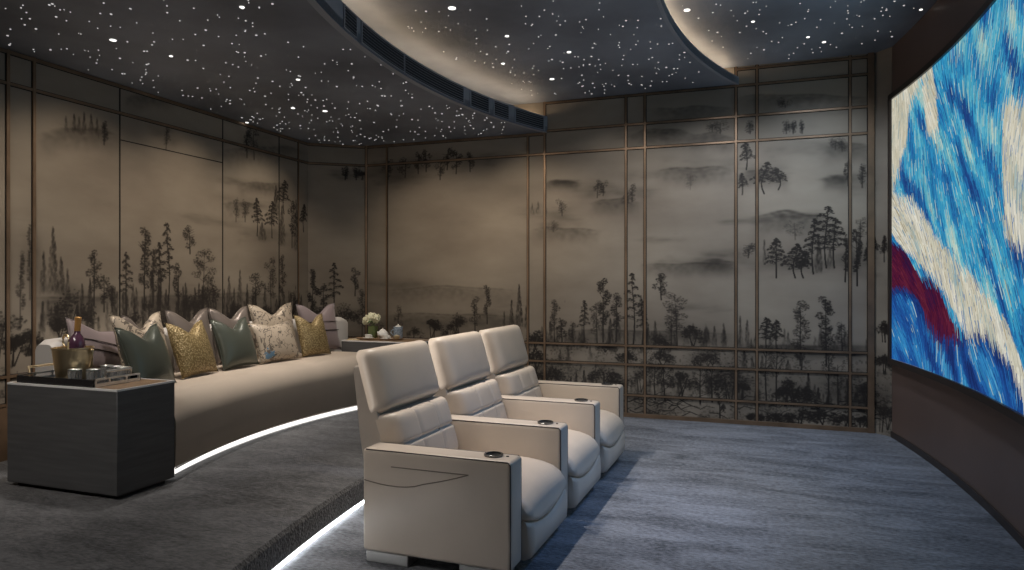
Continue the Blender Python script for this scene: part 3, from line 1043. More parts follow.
strip((X_LEFT, S0), (X_LEFT, 7.0), Z_LOW - .03, Z_LOW - .004, 0, False, 'bronze trim under the ceiling along the left wall', LW, t=.012, nrm=(1, 0))
strip(CORNER_A, CORNER_B, Z_LOW - .03, Z_LOW - .004, 0, False, 'bronze trim under the ceiling on the corner wall', 'bronze trim strips on the corner wall', t=.012, nrm=n)
NT[0] += 1
y0, y1 = left_y(119.7), left_y(222.6)
o = MB().box(X_LEFT, X_LEFT + .003, y0, y1, 2.655, 2.663).build('trim_%d' % NT[0], 'groove')
struct(o, 'thin dark horizontal panel joint above the middle of the sofa')
NT[0] += 1
o = MB().box(X_LEFT, X_LEFT + .012, S0, left_y(34), Z_PLAT, .545).build('trim_%d' % NT[0], 'trim')
struct(o, 'plain brown base panel at the near end of the left wall')

# ------------------------------------------------------------------ screen
SY0, SY1, SZ0, SZ1 = 2.74, 7.16, .742, 3.135
PW, PH = 1180, 640
PIC = np.zeros((PH, PW, 3), np.float32)


_P = [(U(3, 9), U(3, 9), U(0, 6)) for _ in range(8)]


def wav(u, v, k=1.0):
    return sum(math.sin(k * (a * u + b * v) + c + 1.3 * math.sin(k * (b * u - a * v) * .6)) for a, b, c in _P) / 8


BLUES = [(.014, .05, .20), (.018, .12, .34), (.022, .20, .43), (.03, .28, .50), (.055, .36, .54), (.12, .44, .54), (.26, .51, .52), (.48, .58, .50)]
CREAMS = [(.30, .42, .44), (.42, .46, .40), (.50, .48, .37), (.57, .53, .41), (.62, .59, .48), (.66, .64, .55)]
NAVY = [(.010, .025, .12), (.012, .05, .22), (.015, .10, .34), (.025, .19, .44), (.05, .28, .52)]
MAROON = [(.02, .01, .05), (.05, .006, .03), (.09, .010, .03), (.14, .02, .04)]


def pick(pal, t):
    t = min(.999, max(0, t)) * (len(pal) - 1)
    i = int(t)
    f = t - i
    return [pal[i][k] * (1 - f) + pal[i + 1][k] * f for k in range(3)]


def lay(u, v):
    """colour fields of a plain abstract wave painting"""
    w = .05 * wav(u, v, 2.2)
    fine = wav(u * 1.0 + .35 * v, v * .35, 9.0)
    j = U(-.20, .20)
    low = v - (.25 - .26 * u) - .05 * math.sin(15 * u + .6) - w * .5
    if low < 0:
        if low > -.03:
            return pick(NAVY, .1 + j)
        return pick(NAVY, .55 + .9 * fine + j)
    if v + .80 * u + w * .7 < .465 + .02 * math.sin(34 * u):
        return pick(MAROON, .5 + .6 * fine + j * 1.5)
    band = v + .84 * u + w * 1.6
    if band < .50:
        return pick(BLUES, .35 + .5 * fine + j)
    if band < .66 or (u > .55 and -.10 < v - .50 + 1.0 * w + .3 * (u - .6) < .22):
        if U(0, 1) < .06:
            return pick(NAVY, .6)
        return pick(CREAMS, .66 + .7 * fine + j * 1.4)
    if u + .35 * (1 - v) + w < .13 and v > .66 or (abs(u - .205 + .15 * (v - .9)) < .030 + w * .2 and v > .80):
        return pick(CREAMS, .6 + .5 * fine + j)
    return pick(BLUES, .42 + .85 * fine + .35 * wav(u, v, 3.0) + j)


def ang(u, v):
    band = v + .84 * u
    if v < .25 - .26 * u:
        return -1.15 + .5 * math.sin(15 * u + .6)
    if band < .62:
        return -.85 + .30 * math.sin(9 * u + 4 * v)
    t = min(1, (band - .62) / .3)
    return (-.85) * (1 - t) + t * (-1.50 + .55 * math.sin(6 * v + 11 * u))


def brush(u, v, col, n, r):
    x, y = u * PW, v * PH
    c = np.array(col, np.float32)
    for k in range(n):
        aa = ang(min(1, max(0, x / PW)), min(1, max(0, y / PH)))
        x += math.cos(aa) * r * 1.5
        y += math.sin(aa) * r * 1.5
        x0, x1 = max(0, int(x - r)), min(PW, int(x + r) + 2)
        y0, y1 = max(0, int(y - r)), min(PH, int(y + r) + 2)
        if x0 >= x1 or y0 >= y1:
            continue
        gx = np.arange(x0, x1) + .5 - x
        gy = np.arange(y0, y1) + .5 - y
        g = np.clip(r + .5 - np.sqrt(gx[None, :] ** 2 + gy[:, None] ** 2), 0, 1)[..., None]
        w = PIC[y0:y1, x0:x1]
        w += (c - w) * g


for j in range(PH // 5 + 1):
    for i in range(PW // 5 + 1):
        PIC[j * 5:(j + 1) * 5, i * 5:(i + 1) * 5] = lay((i + .5) * 5 / PW, (j + .5) * 5 / PH)
for k in range(24000):
    u, v = U(-.02, .75), U(-.02, 1.03)
    c = lay(u, v)
    j = U(.72, 1.18)
    r_ = random.random()
    if c[2] > c[0] * 2.2 and c[1] > .13:
        if r_ < .07:
            c = (.42, .55, .50)
        elif r_ < .13:
            c = (.012, .06, .22)
    elif c[0] > .3 and r_ < .10:
        c = random.choice([(.10, .28, .40), (.34, .27, .16), (.70, .68, .58)])
    brush(u, v, [min(1, q * j) for q in c], int(U(9, 26)), U(.8, 1.5))
for k in range(2500):
    u, v = U(.7, 1), U(-.02, 1.03)
    brush(u, v, lay(u, v), int(U(6, 16)), U(1.2, 2.4))
pim = bpy.data.images.new('wave_painting', PW, PH, alpha=False, float_buffer=True)
pim.colorspace_settings.name = 'Linear Rec.709'
buf = np.ones((PH, PW, 4), np.float32)
buf[..., :3] = PIC
pim.pixels.foreach_set(buf.ravel())
pim.update()
pim.pack()
m = bpy.data.materials.new('lit_screen_picture')
m.use_nodes = True
nt = m.node_tree
nt.nodes.clear()
o_ = nt.nodes.new('ShaderNodeOutputMaterial')
e_ = nt.nodes.new('ShaderNodeEmission')
t_ = nt.nodes.new('ShaderNodeTexImage')
t_.image = pim
u_ = nt.nodes.new('ShaderNodeUVMap')
u_.uv_map = 'UVMap'
nt.links.new(u_.outputs[0], t_.inputs['Vector'])
nt.links.new(t_.outputs['Color'], e_.inputs['Color'])
e_.inputs['Strength'].default_value = 1.0
nt.links.new(e_.outputs[0], o_.inputs['Surface'])
M['screen'] = m

root = empty('cinema_screen', (x_screen(4.95), 4.95, 0))
tag(root, 'large curved screen showing a blue, cream and maroon painted wave picture', 'screen')
off = Vector(root.location)
n = 50
yv = [SY1 - (SY1 - SY0) * i / n for i in range(n + 1)]
vs, fs = [], []
for y in yv:
    vs.append(Vector((x_screen(y) - .032, y, SZ0)) - off)
    vs.append(Vector((x_screen(y) - .032, y, SZ1)) - off)
for i in range(n):
    fs.append((2 * i, 2 * i + 1, 2 * i + 3, 2 * i + 2))
me = bpy.data.meshes.new('picture_surface')
me.from_pydata([tuple(v) for v in vs], [], fs)
ul = me.uv_layers.new(name='UVMap')
for p in me.polygons:
    for li in p.loop_indices:
        vi = me.loops[li].vertex_index
        ul.data[li].uv = ((vi // 2) / n, vi % 2)
link('picture_surface', me, 'screen', root, True)


def band(y_list, z0, z1, d0, d1):
    return [[tuple(Vector(p) - off) for p in ((x_screen(y) - d0, y, z0), (x_screen(y) - d1, y, z0), (x_screen(y) - d1, y, z1), (x_screen(y) - d0, y, z1))] for y in y_list]


mb = MB()
yo = [SY1 + .05 - (SY1 - SY0 + .1) * i / n for i in range(n + 1)]
mb.sweep(band(yo, SZ0 - .05, SZ0, .002, .05))
mb.sweep(band(yo, SZ1, SZ1 + .05, .002, .05))
mb.sweep(band([SY1 + .05, SY1 + .025, SY1], SZ0, SZ1, .002, .05))
mb.sweep(band([SY0, SY0 - .05], SZ0, SZ1, .002, .05))
mb.build('frame', 'bezel', root)
MB().sweep(band(yv, SZ0, SZ1, .003, .028)).build('backing_panel', 'black', root)

# ------------------------------------------------------------------ sofa
sofa = empty('curved_sofa', (-4.3, 4.95, Z_PLAT))
tag(sofa, 'long curved taupe suede sofa with glowing base along the left wall', 'sofa')
so = Vector(sofa.location)


def sofa_sweep(prof_fn, y0, y1, n=40):
    rings = []
    for i in range(n + 1):
        f = i / n
        y = y0 + (y1 - y0) * f
        rings.append([tuple(Vector((x_sofa(R, y), y, z)) - so) for R, z in prof_fn(f)])
    return rings


def arc_pts(cx, cz, r, a0, a1, n=7):
    return [(cx + r * math.cos(R_(a0 + (a1 - a0) * i / n)), cz + r * math.sin(R_(a0 + (a1 - a0) * i / n))) for i in range(n + 1)]


ZS = .70


def seat_prof(f):
    # (R, z): small R is the front edge
    e = min(f, 1 - f)
    sh = 0.02 * (1 - min(1, e / .02)) ** 2
    pr = [(5.30, .24), (5.30, ZS - sh)]
    pr += [(4.9, ZS + .004 - sh)]
    pr += [(4.40 + .17 - (x - 0), z) for x, z in [(.17 * math.sin(R_(a)), ZS - .17 + (.17 - sh) * math.cos(R_(a))) for a in (0, 10, 20, 32, 45, 58, 70, 80, 90)]]
    pr += [(4.40, .40), (4.405, .26), (4.42, .24)]
    return pr


MB().sweep(sofa_sweep(seat_prof, 3.466, 6.424)).build('seat', 'suede', sofa, smooth=True, angle=50)


def back_prof(f):
    e = min(f, 1 - f)
    k = (1 - min(1, e / .025)) ** 2
    r = .055
    zt = 1.052 - .03 * k
    ri, ro = 5.325 + .02 * k, 5.53 - .02 * k
    pr = [(ri, .26)]
    pr += arc_pts(ri + r, zt - r, r, 180, 90, 5)
    pr += arc_pts(ro - r, zt - r, r, 90, 0, 5)
    pr += [(ro, .26)]
    return pr


MB().sweep(sofa_sweep(back_prof, 3.36, 6.80, 50)).build('backrest', 'suede_back', sofa, smooth=True, angle=50)
MB().sweep(sofa_sweep(lambda f: [(4.475, Z_PLAT + .001), (4.475, .24), (5.28, .24), (5.28, Z_PLAT + .001)], 3.47, 6.42)).build('plinth', 'plinth', sofa)
o = MB().sweep(sofa_sweep(lambda f: [(4.452, Z_PLAT + .018), (4.452, Z_PLAT + .046), (4.474, Z_PLAT + .046), (4.474, Z_PLAT + .018)], 3.47, 6.42)).build('led_strip', 'led_white', sofa)
o['label'] = 'glowing white LED strip'
MB().sweep(sofa_sweep(lambda f: [(4.398, .243), (4.403, .238), (4.408, .243), (4.403, .248)], 3.467, 6.423)).build('piping', 'stitch', sofa)


# ------------------------------------------------------------------ side tables
def side_table(x0, y0, label):
    w, d, h = .925, .425, .817 - Z_PLAT
    t = empty('side_table', (x0 + w / 2, y0 + d / 2, Z_PLAT))
    tag(t, label, 'side table')
    MB().box(-w / 2, w / 2, -d / 2, d / 2, .028, h - .012).build('cabinet_body', 'slate', t, bevel=.003, seg=1)
    MB().box(-w / 2 + .04, w / 2 - .04, -d / 2 + .04, d / 2 - .04, 0.001, .028).build('plinth', 'black', t)
    mb = MB()
    e = .012
    mb.box(-w / 2, w / 2, -d / 2, -d / 2 + e, h - .012, h).box(-w / 2, w / 2, d / 2 - e, d / 2, h - .012, h)
    mb.box(-w / 2, -w / 2 + e, -d / 2 + e, d / 2 - e, h - .012, h).box(w / 2 - e, w / 2, -d / 2 + e, d / 2 - e, h - .012, h)
    mb.build('edge_band', 'edge', t)['label'] = 'pale metal edge'
    MB().box(-w / 2 + e, w / 2 - e, -d / 2 + e, d / 2 - e, h - .012, h - .002).build('tabletop', 'wood', t)['label'] = 'brown wood inset top'
    return t


side_table(-4.455, 3.022, 'dark slate side table at the near end of the sofa, holding the ice bucket')
side_table(-4.262, 6.44, 'grey side table at the far end of the sofa, holding the flowers and teapot')
ZT = .8155

# tray
tr = empty('serving_tray', (-4.075, 3.215, ZT))
tag(tr, 'black rectangular tray with metal handles under the glasses and ice bucket', 'tray')
MB().box(-.325, .325, -.165, .165, .001, .012).build('tray_base', 'tray', tr)
for s in (-1, 1):
    MB().box(-.325, .325, s * .165 - .006, s * .165 + .006, .001, .046).build('side_rail', 'tray', tr)
for s in (-1, 1):
    mb = MB()
    x = s * .325
    mb.box(x - .007, x + .007, -.159, .159, .001, .02)
    mb.box(x - .007, x + .007, -.159, .159, .040, .050)
    for y in (-.155, -.06, .06, .155):
        mb.box(x - .006, x + .006, y - .006, y + .006, .02, .04)
    mb.build('end_rail', 'silver', tr)['label'] = 'openwork silver end rail'
    mb = MB().tube([(x, -.09, .05), (x + s * .01, -.09, .088), (x + s * .01, .09, .088), (x, .09, .05)], .008, 8)
    mb.build('handle', 'gold' if s < 0 else 'silver', tr, smooth=True, angle=50)
ZTR = ZT + .0125

# ice bucket
BX, BY = -4.135, 3.215
bk = empty('ice_bucket', (BX, BY, ZTR))
tag(bk, 'gold metal ice bucket holding a purple bottle', 'ice bucket')
MB().lathe([(.0, 0), (.086, 0), (.089, .004), (.096, .05), (.107, .13), (.114, .192), (.119, .197), (.119, .204), (.110, .204), (.102, .13), (.091, .05), (.08, .012), (.0, .012)], n=40).build('bucket_body', 'gold', bk, smooth=True, angle=35)
ca, sa = math.cos(R_(-32)), math.sin(R_(-32))
ring = [(-.097 * ca * 1 + .042 * math.cos(t) * ca, -.085 * -0.2 + .042 * math.cos(t) * sa * .3, .240 + .040 * math.sin(t)) for t in [2 * PI * k / 24 for k in range(25)]]
MB().tube(ring, .0065, 8).build('ring_handle', 'gold', bk, smooth=True)
hx, hy = .117 * .93, .117 * .30
MB().tube([(hx * .98, hy, .192), (hx + .018, hy + .005, .188), (hx + .010, hy + .004, .09), (hx - .008, hy, .06)], .0075, 8).build('side_handle', 'gold', bk, smooth=True)

bt = empty('wine_bottle', (BX + .010, BY + .004, ZTR + .016))
bt.rotation_euler = (R_(-2), R_(2.5), 0)
tag(bt, 'dark purple bottle with orange foil neck standing in the gold bucket', 'bottle')
MB().lathe([(.0, 0), (.044, 0), (.048, .006), (.050, .17), (.050, .205), (.046, .232), (.033, .258), (.019, .276), (.0165, .30), (.0165, .355), (.0, .355)], n=28).build('bottle_body', 'bottle', bt, smooth=True, angle=40)
MB().lathe([(.0175, .292), (.0185, .30), (.0178, .36), (.0195, .362), (.0195, .378), (.016, .382), (.0, .382)], n=24).build('foil_neck', 'foil', bt, smooth=True, angle=40)
mb = MB()
rings = []
for k in range(9):
    a = R_(200 + 70 * k / 8)
    rings.append([(q * math.cos(a), q * math.sin(a), z) for q, z in ((.0502, .14), (.0508, .14), (.0508, .225), (.0502, .225))])
mb.sweep(rings).build('bottle_label', 'label', bt, smooth=True, angle=40)

# tumblers
TPOS = [(-4.00, 3.125, 'cut crystal tumbler beside the foot of the gold bucket'),
        (-3.895, 3.165, 'cut crystal tumbler nearest the front edge of the tray'),
        (-3.985, 3.335, 'cut crystal tumbler at the back of the tray behind the others'),
        (-3.885, 3.325, 'cut crystal tumbler in the back row towards the silver handle'),
        (-3.798, 3.30, 'cut crystal tumbler at the right end beside the silver rail')]


def tumbler(x, y, label):
    t = empty('glass_tumbler', (x, y, ZTR), U(0, 1))
    tag(t, label, 'glass', 'crystal tumblers on the black tray')
    n = 16
    rings = []
    for i, (r, z) in enumerate([(.0, .0), (.034, .0), (.037, .006), (.037, .03), (.039, .055), (.039, .078), (.036, .078), (.035, .02), (.0, .016)]):
        rr = []
        for k in range(n):
            q = r * (1 - .15 * (k % 2)) if 2 <= i <= 4 else r
            rr.append((max(q, 1e-4) * math.cos(2 * PI * k / n), max(q, 1e-4) * math.sin(2 * PI * k / n), z))
        rings.append(rr)
    MB().sweep(rings).build('glass_body', 'crystal', t)
    MB().lathe([(.0385, .0755), (.0398, .0765), (.0398, .0795), (.0385, .0805), (.0368, .0795), (.0368, .0765)], n=16).build('silver_rim', 'silver', t, smooth=True)
    return t


for a in TPOS:
    tumbler(*a)

# ------------------------------------------------------------------ far table still life
bd = empty('wooden_serving_board', (-3.93, 6.68, ZT + .001))
tag(bd, 'oval wooden serving board under the teapot on the far table', 'tray')
rings = []
for (q, z) in ((.90, 0), (.97, .004), (1.0, .014), (.97, .016), (.93, .010), (.0, .009)):
    rings.append([(max(.29 * q, 1e-4) * math.cos(2 * PI * k / 36), max(.135 * q, 1e-4) * math.sin(2 * PI * k / 36), z) for k in range(36)])
MB().sweep(rings).build('board', 'wood', bd, smooth=True, angle=40)
ZB = ZT + .0115
vz = empty('flower_vase', (-4.045, 6.735, ZB))
tag(vz, 'square green glass vase holding cream hydrangeas', 'vase')
sq = lambda q, z: [(q * math.copysign(abs(math.cos(t)) ** .35, math.cos(t)), q * math.copysign(abs(math.sin(t)) ** .35, math.sin(t)), z) for t in [2 * PI * k / 32 for k in range(32)]]
MB().sweep([sq(.001, 0), sq(.043, 0), sq(.046, .005), sq(.046, .13), sq(.038, .13), sq(.038, .012), sq(.001, .012)]).build('vase_body', 'green_glass', vz, smooth=True, angle=40)
fl = empty('hydrangea_bouquet', (-4.045, 6.735, ZB + .150))
tag(fl, 'cream hydrangea flowers in the green vase', 'flowers')
for k, (dx, dy, dz, r) in enumerate(((-.055, -.02, .055, .052), (-.015, -.01, .085, .055), (.035, .0, .075, .05), (-.09, .0, .03, .04), (.01, .035, .05, .05))):
    mb = MB()
    for q in range(46):
        v = Vector((G(0, 1), G(0, 1), G(0, 1))).normalized()
        p = Vector((dx, dy, dz)) + v * r * U(.82, 1)
        mb.ball(p, .0105, .0105, .008, 6, 4)
    mb.ball((dx, dy, dz), r * .82, n=10, m=6)
    mb.build('flower_head', 'petal', fl, smooth=True)
mb = MB()
for (dx, dy) in ((-.055, -.02), (-.015, -.01), (.035, 0), (.01, .03)):
    mb.tube([(dx * .3, dy * .3, -.11), (dx * .35, dy * .35, .0), (dx, dy, .05)], .003, 6)
mb.build('stems', 'stem', fl)
for s, rz in ((1, .2), (-1, 2.6), (1, 4.4)):
    mb = MB()
    d = Vector((math.cos(rz), math.sin(rz), 0))
    u = Vector((-d.y, d.x, 0))
    pts = []
    for i in range(7):
        f = i / 6
        w = .024 * math.sin(PI * min(.98, f + .04))
        c = d * (.01 + .065 * f) + Vector((0, 0, .018 + .02 * math.sin(PI * f)))
        pts.append([c - u * w, c + Vector((0, 0, -.004)), c + u * w, c + Vector((0, 0, .003))])
    mb.sweep(pts).build('leaf', 'leaf', fl, smooth=True)


def pot(name, x, y, label, cat, prof, m, spout, handle, knob, s=1.0, rz=0.0):
    t = empty(name, (x, y, ZB), rz)
    tag(t, label, cat)
    MB().lathe([(r * s, z * s) for r, z in prof], n=28).build('pot_body', m, t, smooth=True, angle=50)
    h = prof[-1][1] * s
    r = max(p[0] for p in prof) * s
    MB().lathe([(.036 * s, h - .004), (.034 * s, h + .006), (.015 * s, h + .016), (.004, h + .019)], n=24).build('lid', 'porcelain', t, smooth=True)
    MB().ball((0, 0, h + .024), .008, n=10, m=6).build('lid_knob', knob, t, smooth=True)
    if spout:
        MB().tube([(r * .85, 0, h * .35), (r * 1.25, 0, h * .55), (r * 1.5, 0, h * .95)], [.015, .010, .007], 8).build('spout', m, t, smooth=True)
    if handle:
        pts = [(-r * .85 - .045 * math.sin(PI * i / 8), 0, h * .82 - h * .6 * i / 8) for i in range(9)]
        MB().tube(pts, .0055, 8).build('handle', m, t, smooth=True)
    return t


pot('teapot', -3.905, 6.705, 'white porcelain teapot with silver knob in front of the vase', 'teapot',
    [(.0, 0), (.035, 0), (.055, .02), (.06, .045), (.052, .07), (.036, .084)], 'porcelain', True, True, 'silver', 1.0, R_(262))
pot('lidded_jug', -3.735, 6.745, 'pale blue china jug with lid and handle at the right of the board', 'jug',
    [(.0, 0), (.045, 0), (.05, .01), (.05, .10), (.054, .128)], 'blue_china', False, True, 'silver', 1.0, 0)


def cup(x, y, label):
    t = empty('teacup', (x, y, ZB))
    tag(t, label, 'cup')
    MB().lathe([(.0, 0), (.04, 0), (.062, .008), (.063, .010), (.04, .005), (.0, .004)], n=24).build('saucer', 'porcelain', t, smooth=True, angle=50)
    MB().lathe([(.0, .005), (.02, .005), (.034, .025), (.038, .045), (.035, .045), (.03, .024), (.0, .012)], n=24).build('cup_bowl', 'porcelain', t, smooth=True, angle=50)
    MB().tube([(.034 + .016 * math.sin(PI * i / 6), 0, .04 - .026 * i / 6) for i in range(7)], .0035, 6).build('handle', 'porcelain', t, smooth=True)


cup(-4.03, 6.605, 'white teacup on its saucer in front of the vase')
cup(-3.80, 6.60, 'white teacup on its saucer in front of the blue jug')
bw = empty('snack_bowl', (-3.70, 6.655, ZB))
tag(bw, 'small biscuit coloured bowl at the right end of the board', 'bowl')
MB().lathe([(.0, 0), (.02, 0), (.032, .018), (.036, .036), (.033, .036), (.026, .018), (.0, .01)], n=20).build('bowl', 'pastry', bw, smooth=True, angle=50)
MB().ball((0, 0, .03), .026, .026, .018, 10, 6).build('biscuits', 'pastry', bw, smooth=True)
nk = empty('folded_napkin', (-4.15, 6.50, ZT + .001), R_(12))
tag(nk, 'folded pale napkin lying left of the serving board', 'napkin')
MB().box(-.06, .06, -.05, .05, 0, .006).box(-.058, .05, -.048, .045, .0062, .011).build('cloth', 'pastry', nk, bevel=.002)


# ------------------------------------------------------------------ pillows
def pillow_mesh(w, h, t, dip):
    n = 18
    vs, fs = [], []

    def P(i, j, s):
        u, v = -1 + 2 * i / n, -1 + 2 * j / n
        x = w / 2 * u * (1 - .10 * (1 - v * v) * abs(u) ** 3)
        z = h / 2 * v * (1 - .08 * (1 - u * u) * abs(v) ** 3)
        th = t / 2 * (max(0, (1 - u ** 2)) * max(0, (1 - v ** 2))) ** .52
        if v > 0:
            z -= dip * math.exp(-(u / .42) ** 2) * v ** 1.6
            th *= 1 - .25 * math.exp(-(u / .3) ** 2) * v
        # creases that run out of the corners
        wr = .0035 * math.sin(9 * math.atan2(v, u) * 2) * min(1, (u * u + v * v)) * (1 - max(abs(u), abs(v)) ** 6)
        return (x, s * (th + wr), z + h / 2)
    idx = {}
    for s in (1, -1):
        for i in range(n + 1):
            for j in range(n + 1):
                edge = i in (0, n) or j in (0, n)
                if edge and s == -1:
                    idx[(s, i, j)] = idx[(1, i, j)]
                    continue
                idx[(s, i, j)] = len(vs)
                vs.append(P(i, j, 0 if edge else s))
        for i in range(n):
            for j in range(n):
                q = (idx[(s, i, j)], idx[(s, i + 1, j)], idx[(s, i + 1, j + 1)], idx[(s, i, j + 1)])
                fs.append(q if s == -1 else q[::-1])
    me = bpy.data.meshes.new('cushion_cover')
    me.from_pydata(vs, [], fs)
    bm = bmesh.new()
    bm.from_mesh(me)
    bmesh.ops.recalc_face_normals(bm, faces=bm.faces)
    bm.to_mesh(me)
    bm.free()
    return me


def pillow(px, R, w, h, t, dip, m, lean, label, roll=0.0, yaw=0.0, seam=False, lift=0.0, ypos=None):
    x, y = hit_arc(px, R) if ypos is None else (x_sofa(R, ypos), ypos)
    p = empty('throw_pillow', (x, y, ZS + .011 + lift))
    face = math.atan2(SOFA_C[1] - y, SOFA_C[0] - x) + R_(yaw)     # towards the arc's centre
    # local -y is the front of the pillow
    mat_ = Matrix.Rotation(face + PI / 2, 4, 'Z') @ Matrix.Rotation(R_(-lean), 4, 'X') @ Matrix.Rotation(R_(roll), 4, 'Y')
    p.rotation_euler = mat_.to_euler()
    tag(p, label, 'pillow', 'throw pillows on the curved sofa')
    link('cushion_cover', pillow_mesh(w, h, t, dip), m, p, True)
    # edge welt
    n = 18
    pts = []
    def E(u, v):
        x = w / 2 * u * (1 - .10 * (1 - v * v) * abs(u) ** 3)
        z = h / 2 * v * (1 - .08 * (1 - u * u) * abs(v) ** 3)
        if v > 0:
            z -= dip * math.exp(-(u / .42) ** 2) * v ** 1.6
        return (x, 0, z + h / 2)
    loop = [E(-1 + 2 * i / n, -1) for i in range(n)] + [E(1, -1 + 2 * i / n) for i in range(n)] + [E(1 - 2 * i / n, 1) for i in range(n)] + [E(-1, 1 - 2 * i / n) for i in range(n + 1)]
    MB().tube(loop, .0035, 5).build('welt', m, p, smooth=True)
    if seam:
        for zz in (.42, .60):
            pts = []
            for i in range(1, 18):
                u, v = -1 + 2 * i / 18, -1 + 2 * zz
                th = t / 2 * (max(0, (1 - u ** 2)) * max(0, (1 - v ** 2))) ** .52
                pts.append((w / 2 * u, -th - .004, h * zz))
            MB().tube(pts, .0035, 5).build('stitched_line', 'piping', p, smooth=True)
    return p


# back row, then front row, near end to far end
pillow(128, 5.20, .40, .49, .08, .11, 'satin_grey', 8, 'warm grey satin pillow hidden behind the nearest ink marked pillow but for one corner', ypos=4.16)
pillow(99, 5.20, .58, .36, .12, .03, 'mauve', 15, 'leftmost mauve pillow with dark stitched lines behind the bottle', roll=15, seam=True, lift=.085, ypos=3.65)
pillow(151, 4.99, .56, .52, .14, .12, 'ink_cloth', 14, 'cream pillow with ink marks behind the nearest green satin pillow')
pillow(197, 5.13, .50, .52, .14, .10, 'satin_grey', 12, 'warm grey satin pillow behind the nearest gold pillow')
pillow(237, 5.14, .50, .52, .14, .10, 'satin_grey', 12, 'warm grey satin pillow behind the middle green pillow')
pillow(279, 5.10, .56, .54, .14, .10, 'ink_cloth_fine', 13, 'tall cream pillow with fine ink lines, back row beside the far gold pillow')
pillow(323, 5.10, .52, .52, .14, .10, 'mauve', 13, 'mauve pillow at the far right end of the sofa', seam=True)
pillow(157, 4.72, .48, .46, .17, .10, 'satin_green', 19, 'dark green satin pillow nearest the slate side table')
pillow(201, 4.80, .44, .45, .16, .09, 'gold_weave', 20, 'gold woven pillow between the two green satin pillows')
pillow(242, 4.80, .45, .45, .17, .10, 'satin_green', 19, 'grey green satin pillow in the middle of the sofa')
pillow(282, 4.80, .54, .40, .15, .03, 'ink_cloth_blue', 24, 'low cream pillow with ink lines and a blue patch')
pillow(317, 4.86, .38, .43, .14, .09, 'gold_weave', 17, 'smaller looking gold woven pillow near the far end of the sofa')


# ------------------------------------------------------------------ recliners
CXR = -1.55          # chair origin in x
Y1, PITCH, AW, SW = 3.592, .842, .160, .678


def cushion_panel(w, h, t, nu, nv, seams_u=(), seams_v=(), depth=.016, power=7, back=.0, rc=.05):
    """upholstered block; local x = thickness (front +), y = width, z = height"""
    mb = MB()
    vs, fs = [], []

    def prof(q):
        return max(0.0, 1 - abs(q) ** power) ** .5

    def front(u, v):
        th = t * prof(u) * prof(v)
        th *= 1 + .08 * (1 - u * u) * (1 - v * v)
        for s in seams_u:
            th -= depth * math.exp(-((u - s) / .022) ** 2)
            th += .004 * (1 - math.exp(-((u - s) / .12) ** 2))
        for s in seams_v:
            th -= depth * math.exp(-((v - s) / .04) ** 2)
        return max(th, 0)
    def XY(u, v):
        x, y = u * w / 2, v * h / 2
        ax, ay = abs(x) - (w / 2 - rc), abs(y) - (h / 2 - rc)
        if ax > 0 and ay > 0:
            p, q = ax / rc, ay / rc
            x = math.copysign(w / 2 - rc + rc * p * math.sqrt(1 - q * q / 2), x)
            y = math.copysign(h / 2 - rc + rc * q * math.sqrt(1 - p * p / 2), y)
        return x, y
    us = [-math.cos(PI * i / nu) * .35 + (-1 + 2 * i / nu) * .65 for i in range(nu + 1)]
    vv = [-math.cos(PI * i / nv) * .35 + (-1 + 2 * i / nv) * .65 for i in range(nv + 1)]
    for v in vv:
        for u in us:
            vs.append((front(u, v), *XY(u, v)))
    for j in range(nv):
        for i in range(nu):
            a = j * (nu + 1) + i
            fs.append((a, a + 1, a + nu + 2, a + nu + 1))
    b = len(vs)
    for v in vv:
        for u in us:
            vs.append((-back - (.0 if abs(u) == 1 or abs(v) == 1 else .002), *XY(u, v)))
    for j in range(nv):
        for i in range(nu):
            a = b + j * (nu + 1) + i
            fs.append((a + nu + 1, a + nu + 2, a + 1, a))
    # rim
    rim = [i for i in range(nu + 1)] + [j * (nu + 1) + nu for j in range(1, nv + 1)] + [nv * (nu + 1) + i for i in range(nu - 1, -1, -1)] + [j * (nu + 1) for j in range(nv - 1, 0, -1)]
    for k in range(len(rim)):
        a, c = rim[k], rim[(k + 1) % len(rim)]
        fs.append((a, c, b + c, b + a))
    mb.add(vs, fs)
    return mb


def rot_tilt(o, x, z, deg):
    o.location = (x, 0, z)
    o.rotation_euler = (0, R_(-deg), 0)


